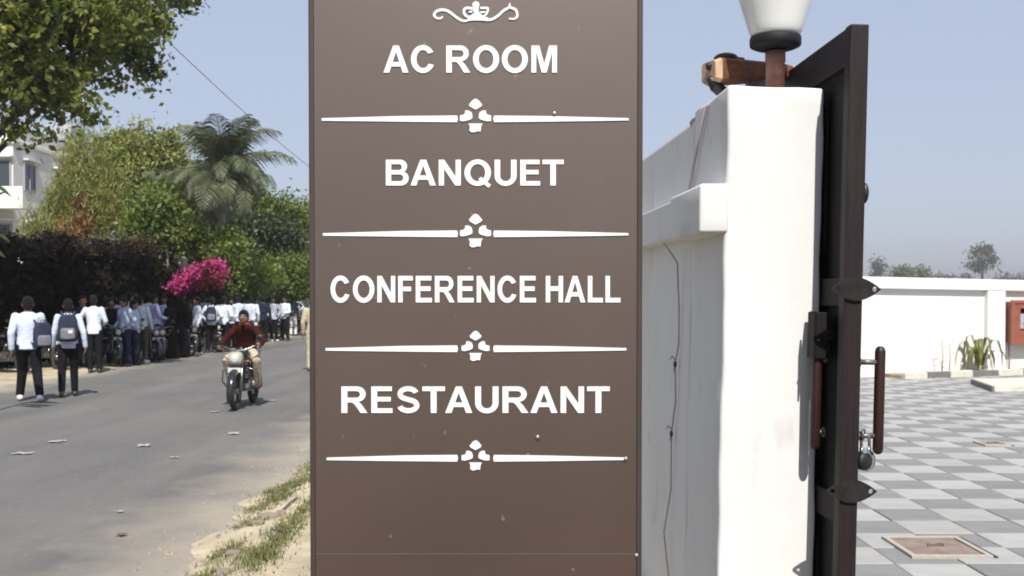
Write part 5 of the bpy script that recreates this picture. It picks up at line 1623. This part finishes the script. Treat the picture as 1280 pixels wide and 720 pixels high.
g = lambda px, Y: Vector(((px - 640) / F * Y, Y, 0))
TG = 'trees behind the crowd on the left'
tree('feathery_tree', 'yellow green feathery tree behind the left end of the dark hedge', g(95, 38), [(72, 262, 9, 42), (88, 240, 10, 56), (103, 222, 9, 62), (118, 240, 10, 60), (132, 262, 10, 46), (100, 265, 26, 40), (60, 285, 12, 26), (146, 250, 10, 48), (44, 292, 12, 22), (30, 302, 10, 12)], 38, 150, 13000, .20, .26, LF['yellow'], .14, .13, 1.6, TG, extra=[(LF['rusty'], [(102, 270, 18, 24), (90, 292, 22, 12)], 1300)], flat=2.4, shell=.1)
tree('leafy_tree', 'olive green leafy tree rising between the feathery tree and the palm', g(165, 44), [(178, 178, 24, 20), (150, 196, 26, 24), (205, 200, 24, 24), (212, 178, 14, 14), (135, 180, 12, 12), (170, 222, 34, 24), (205, 235, 26, 26), (140, 228, 20, 28)], 44, 170, 17000, .30, .19, LF['yellow'], .2, .5, .3, TG, extra=[(LF['mid'], [(160, 226, 20, 26), (130, 250, 14, 34), (150, 205, 10, 14), (200, 245, 24, 26), (160, 262, 34, 30)], 7500)])
tree('shade_tree', 'dark green tree filling the gap behind the palm trunk', g(300, 47), [(300, 305, 55, 32), (345, 310, 40, 28), (280, 290, 40, 25), (330, 285, 30, 20), (240, 300, 25, 30)], 47, 200, 12000, .35, .2, LF['deep'], .2, group=TG)
tree('garden_tree', 'mid green tree spreading behind and right of the tall palm', g(335, 50), [(335, 268, 34, 24), (310, 250, 24, 22), (368, 272, 22, 22), (250, 250, 26, 34), (235, 225, 20, 24), (345, 295, 34, 20)], 50, 190, 11000, .35, .2, LF['mid'], .2, group=TG)
tree('background_tree', 'pale green tree partly hidden by the left edge of the sign', g(378, 62), [(372, 290, 26, 36), (392, 300, 30, 40), (360, 320, 20, 20)], 62, 120, 6000, .45, .24, LF['yellow'], .2, group=TG)
tree('slender_tree', 'slender green tree with pale trunk left of the pink flowers', g(205, 36.5), [(200, 265, 28, 30), (182, 285, 22, 32), (215, 285, 18, 22), (190, 320, 14, 24)], 36.5, 110, 5000, .3, .19, LF['mid'], .16, group=TG, bark='bark_pale', top=(.1, 0, 2.6))
SG = 'bushes along the garden edge'
tree('green_bush', 'bright green drooping bush right of the pink flowers', g(300, 42), [(295, 342, 22, 28), (315, 345, 25, 24), (285, 355, 18, 14)], 42, 120, 7000, .26, .17, LF['bright'], .07, group=SG, droop=.9, top=(0, 0, .7))
tree('green_bush', 'mid green bush just left of the sign board edge', g(350, 46), [(345, 345, 30, 24), (372, 350, 25, 22), (360, 330, 22, 14), (395, 345, 22, 26)], 46, 130, 8000, .28, .17, LF['mid'], .07, group=SG, droop=.7, top=(0, 0, .7))
tree('green_bush', 'leafy bush under the palm above the pink flowers', g(252, 40), [(245, 315, 24, 16), (268, 322, 16, 18), (232, 325, 14, 16)], 40, 70, 3600, .24, .17, LF['mid'], .06, group=SG, top=(0, 0, 1.0))
tree('green_bush', 'leafy creeper bush covering the lower trunk of the tall palm', g(278, 37), [(276, 328, 14, 20), (292, 316, 15, 18), (264, 308, 13, 14), (282, 345, 18, 14), (250, 300, 13, 12), (278, 300, 13, 14), (276, 285, 9, 9)], 37, 100, 6400, .2, .16, LF['mid'], .05, group=SG, top=(0, 0, 1.0))
# bougainvillea
bg_ = g(240, 35.5)
bo = empty('flowering_bush', 'magenta flowering bush above the black robed people', 'bush', bg_)
s = 35.5 / F
bl = [(tuple(at(px, py, 35.5) - bg_), (rx * s, .5, ry * s)) for px, py, rx, ry in ((224, 360, 12, 9), (240, 351, 16, 11), (256, 343, 14, 10), (268, 334, 8, 7))]
crown(bo, bl, 90, 4600, .11, .10, LF['pink'], .8, 0, .55, 'flowers')
bl2 = [(tuple(at(px, py, 35.2) - bg_), (rx * s, .4, ry * s)) for px, py, rx, ry in ((266, 342, 12, 11), (274, 348, 9, 9), (258, 352, 12, 9))]
crown(bo, bl2, 30, 900, .11, .10, LF['redpink'], .8, 0, .4, 'flowers')
bl3 = [(tuple(at(px, py, 36.1) - bg_), (rx * s, .4, ry * s)) for px, py, rx, ry in ((245, 358, 30, 18), (262, 372, 24, 18))]
crown(bo, bl3, 40, 1500, .16, .14, LF['deep'], .55, .2, .4, 'foliage')
mb = MB()
for k in range(5): mb.tube([(.1 * k - .2, 0, -.05), (.12 * k - .25, .05, 1.1), (.3 * k - .7, 0, 2.1)], [.03, .025, .012], 6)
mb.build('stems', M['bark'], bo)

# palm
def palm(base, top, nf, L0, label):
    r = empty('palm_tree', label, 'palm tree', base)
    tpv = Vector(top) - base
    mb = MB(); n = 10
    mb.tube([Vector((tpv.x * (t / n) ** 1.5, tpv.y * t / n, tpv.z * t / n)) for t in range(n + 1)], [.17 - .05 * t / n + (.012 if t % 2 else 0) for t in range(n + 1)], 12); mb.build('trunk', M['bark_pale'], r)
    def frond(seed, L, sag, hang, thin):
        random.seed(seed)
        npt = 22; pts = []
        x, z, a = 0, 0, R(62)
        for i in range(npt + 1):
            pts.append(Vector((x, 0, z))); a -= sag / npt * (0.6 + 1.0 * i / npt); x += L / npt * math.cos(a); z += L / npt * math.sin(a)
        q = MB(); q.tube(pts, [.026 * (1 - i / (npt + 3)) + .004 for i in range(npt + 1)], 5)
        for i in range(3, npt + 1):
            t = i / npt; ln = .80 * math.sin(PI * min(.12 + t * .86, 1)) ** .6 * L / 2.4
            tg = (pts[i] - pts[i - 1]).normalized()
            for rep in (0, .5):
                p0 = pts[i - 1].lerp(pts[i], rep)
                for sd in (-1, 1):
                    d = Vector((tg.x * .55, sd * .75, tg.z * .55 - hang + random.uniform(-.15, .15))).normalized()
                    d2 = (d + Vector((0, 0, -.9 - hang))).normalized()
                    m1 = p0 + d * ln * .5; m2 = m1 + d2 * ln * .5
                    wv = Vector((tg.x, 0, tg.z)) * thin
                    q.add([p0 - wv * .5, p0 + wv * .5, m1 + wv, m1 - wv, m2 + wv * .2, m2 - wv * .2], [(0, 1, 2, 3), (3, 2, 4, 5)])
        return q.mesh('frond')
    green = [frond(3, L0, 1.6, .08, .022), frond(5, L0 * .9, 2.3, .2, .022), frond(8, L0 * .85, 1.0, -.1, .022)]
    for me in green: me.materials.append(LF['palm'])
    dry = [frond(13, L0 * .72, 2.9, .25, .024), frond(17, L0 * .6, 3.3, .3, .024)]
    for me in dry: me.materials.append(LF['palm_dry'])
    random.seed(5)
    for i in range(nf):
        t = i / nf; az = i * 2.399
        if t < .32: me, tilt = green[2 if i % 3 else 0], R(-24 + random.uniform(-8, 14))
        elif t < .68: me, tilt = green[i % 2], R(random.uniform(-8, 62) * (t + .15))
        else: me, tilt = (dry[i % 2] if i % 4 else green[1]), R(random.uniform(8, 55))
        o = bpy.data.objects.new('frond', me); COL.objects.link(o); o.parent = r
        o.location = tpv + Vector((math.cos(az) * .06, math.sin(az) * .06, .18 - .5 * t)); o.rotation_euler = (0, tilt, az)
        o.scale = (random.uniform(.72, 1.12),) * 3
    mb = MB(); mb.ell(tpv + Vector((0, 0, -.1)), (.2, .2, .45), 12, 10); mb.build('crownshaft', M['bark_pale'], r)
b0 = g(272, 38); palm(b0, at(280, 224, 38), 58, 2.75, 'tall grey green palm with drooping fronds above the garden bushes')
b1 = g(222, 40); palm(b1, at(222, 262, 40), 30, 2.1, 'smaller pale palm at the left of the tall palm')

# a cream garden gatepost with a small white sculpture-like lantern seen through the leaves
gp = g(218, 37.2)
gpo = empty('garden_post', 'cream garden post with a white block seen through leaves left of the pink flowers', 'post', gp)
mb = MB(); mb.b2((-.16, -.15, -.05), (.16, .15, 2.55)); mb.build('shaft', M['cement'], gpo, bevel=.02)
mb = MB(); mb.b2((-.30, -.25, 2.55), (.42, .25, 2.68)); mb.b2((-.02, -.2, 2.68), (.40, .2, 3.02)); mb.build('cap_block', M['bld_white'], gpo, bevel=.02)
mb = MB(); mb.tube([(-.18, 0, 2.68), (-.12, 0, 3.05), (.1, 0, 3.3), (.3, 0, 3.35)], [.06, .06, .05, .03], 8); mb.build('curl', M['bld_white'], gpo)

# ------------------------------------------------------------------ buildings at the left
def building(label, x0, x1, y0, y1, h, storeys, m, bal=True, wcols=3):
    r = empty('building', label, 'building', ((x0 + x1) / 2, y0, 0))
    W = x1 - x0; D = y1 - y0
    mb = MB(); mb.b2((-W / 2, 0, -.1), (W / 2, D, h)); mb.build('walls', m, r)
    sh_ = h / storeys
    mb = MB(); mb.b2((-W / 2 - .12, -.12, h + .001), (W / 2 + .12, D + .12, h + .18)); mb.build('roof_slab', m, r, bevel=.02)
    mb = MB()
    for lo, hi in (((-W / 2, 0), (W / 2, .15)), ((-W / 2, D - .15), (W / 2, D)), ((-W / 2, .15), (-W / 2 + .15, D - .15)), ((W / 2 - .15, .15), (W / 2, D - .15))):
        mb.b2((lo[0], lo[1], h + .182), (hi[0], hi[1], h + .95))
    mb.build('parapet', m, r)
    for k in range(storeys):
        z = k * sh_
        if bal and k > 0:
            q = MB(); q.b2((-W / 2 + .1, -1.05, z - .14), (W / 2 + .9, -.002, z)); b_o = q.build('balcony', m, r)
            q = MB(); q.b2((-W / 2 + .1, -1.05, z + .002), (W / 2 + .9, -.95, z + .85)); q.build('balcony_wall', m, b_o)
        for c in range(wcols):
            for side in (0, 1):
                if side == 0:
                    cx = -W / 2 + W * (c + .5) / wcols; loc = (cx, -.03, z + sh_ * .52); rot = (0, 0, 0)
                else:
                    cy = D * (c + .5) / wcols; loc = (W / 2 + .03, cy, z + sh_ * .52); rot = (0, 0, PI / 2)
                q = MB(); ww, wh = 1.2, 1.35
                for lo, hi in (((-ww / 2, -wh / 2), (-ww / 2 + .08, wh / 2)), ((ww / 2 - .08, -wh / 2), (ww / 2, wh / 2)), ((-ww / 2 + .08, wh / 2 - .08), (ww / 2 - .08, wh / 2)), ((-ww / 2 + .08, -wh / 2), (ww / 2 - .08, -wh / 2 + .08)), ((-.03, -wh / 2 + .08), (.03, wh / 2 - .08))):
                    q.b2((lo[0], -.03, lo[1]), (hi[0], .029, hi[1]))
                w_ = q.build('window', M['frame_grey'], r, loc, rot)
                q = MB(); q.b2((-ww / 2 + .08, .005, -wh / 2 + .08), (-.03, .02, wh / 2 - .08)); q.b2((.03, .005, -wh / 2 + .08), (ww / 2 - .08, .02, wh / 2 - .08)); q.build('pane', M['glass_dark'], w_)
                q = MB(); q.b2((-ww / 2 - .1, -.25, wh / 2 + .1), (ww / 2 + .1, -.0, wh / 2 + .17)); q.build('sunshade', m, w_)
    return r
s = 50 / F
building('tall white building with balconies at the far left photo edge', (-90 - 640) * s, (18 - 640) * s, 50, 60, CAMZ + (HOR - 180) * s, 3, M['bld_white'])
s = 64 / F
bb = building('pale grey building behind the feathery yellow tree', (22 - 640) * s, (100 - 640) * s, 64, 76, CAMZ + (HOR - 195) * s, 3, M['bld_grey'], False, 3)
q = MB(); q.b2((-.9, 2, 9.9), (.6, 4, 12.2)); q.build('roof_room', M['bld_grey'], bb)
q = MB(); q.lathe([(.6, 0), (.62, .9), (.5, 1.1), (.1, 1.15)], 16, (1.2, 3, 9.9 + .2)); q.build('water_tank', M['black'], bb)

# utility pole and wire
wire_a = at(212, 50, 26.0); wire_b = at(405, 222, 46.0)
po = empty('utility_pole', 'grey concrete utility pole standing behind the sign board', 'pole', (wire_b.x, wire_b.y, 0))
mb = MB(); mb.tube([(0, 0, -.2), (0, 0, wire_b.z + .25)], [.15, .09], 10); mb.build('pole_shaft', M['pole'], po)
mb = MB(); mb.b2((-.6, -.05, wire_b.z - .08), (.6, .05, wire_b.z - .005)); mb.build('crossarm', M['dull_steel'], po)
pn = at(-90, -290, 9.5)
mb = MB(); n = 24; pts = []
for i in range(n + 1):
    t = i / n; p = wire_b.lerp(wire_a, t * 1.12); p.z -= .5 * 4 * t * (1 - t) * .35; pts.append(p)
mb.tube(pts, .010, 5)
tag(mb.build('overhead_wire', M['cable_dark']), 'thin overhead wire slanting across the sky beside the sign', 'wire')
# ------------------------------------------------------------------ beyond the compound wall
FG = 'far trees beyond the compound wall'
tree('far_tree', 'lone haze-greyed green tree rising beyond the white compound wall', g(1228, 440), [(1228, 322, 15, 13), (1220, 330, 10, 9), (1238, 326, 9, 10), (1230, 312, 10, 7), (1226, 340, 7, 6)], 440, 46, 1200, 1.3, 1.3, LF['haze'], .8, group=FG, top=(0, 0, 15))
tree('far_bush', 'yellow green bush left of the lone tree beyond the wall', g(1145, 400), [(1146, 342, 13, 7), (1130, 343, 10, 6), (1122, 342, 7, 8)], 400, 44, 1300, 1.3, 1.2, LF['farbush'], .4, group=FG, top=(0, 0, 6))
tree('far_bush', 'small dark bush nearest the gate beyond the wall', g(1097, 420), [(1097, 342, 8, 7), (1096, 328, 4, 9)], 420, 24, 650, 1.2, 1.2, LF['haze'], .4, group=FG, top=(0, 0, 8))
tree('far_bush', 'low haze-greyed hedge line behind the lone tree', g(1190, 480), [(1185, 347, 14, 4), (1205, 348, 14, 3), (1170, 348, 12, 3), (1262, 349, 18, 3), (1290, 348, 20, 4)], 480, 60, 1300, 1.5, 1.4, LF['haze'], .4, group=FG, top=(0, 0, 4))

# ------------------------------------------------------------------ the hazy air
mb = MB(); mb.b2((-1510, -610, -1.06), (1510, 2410, 27))
hz = tag(mb.build('haze', None), kind='stuff')
hm = bpy.data.materials.new('hazy air'); hm.use_nodes = True
hm.node_tree.nodes.clear()
pv = hm.node_tree.nodes.new('ShaderNodeVolumePrincipled'); ho = hm.node_tree.nodes.new('ShaderNodeOutputMaterial')
pv.inputs['Color'].default_value = (0.60, 0.59, 0.62, 1); pv.inputs['Density'].default_value = HAZE; pv.inputs['Anisotropy'].default_value = 0.2
hm.node_tree.links.new(pv.outputs[0], ho.inputs['Volume'])
hz.data.materials.append(hm)
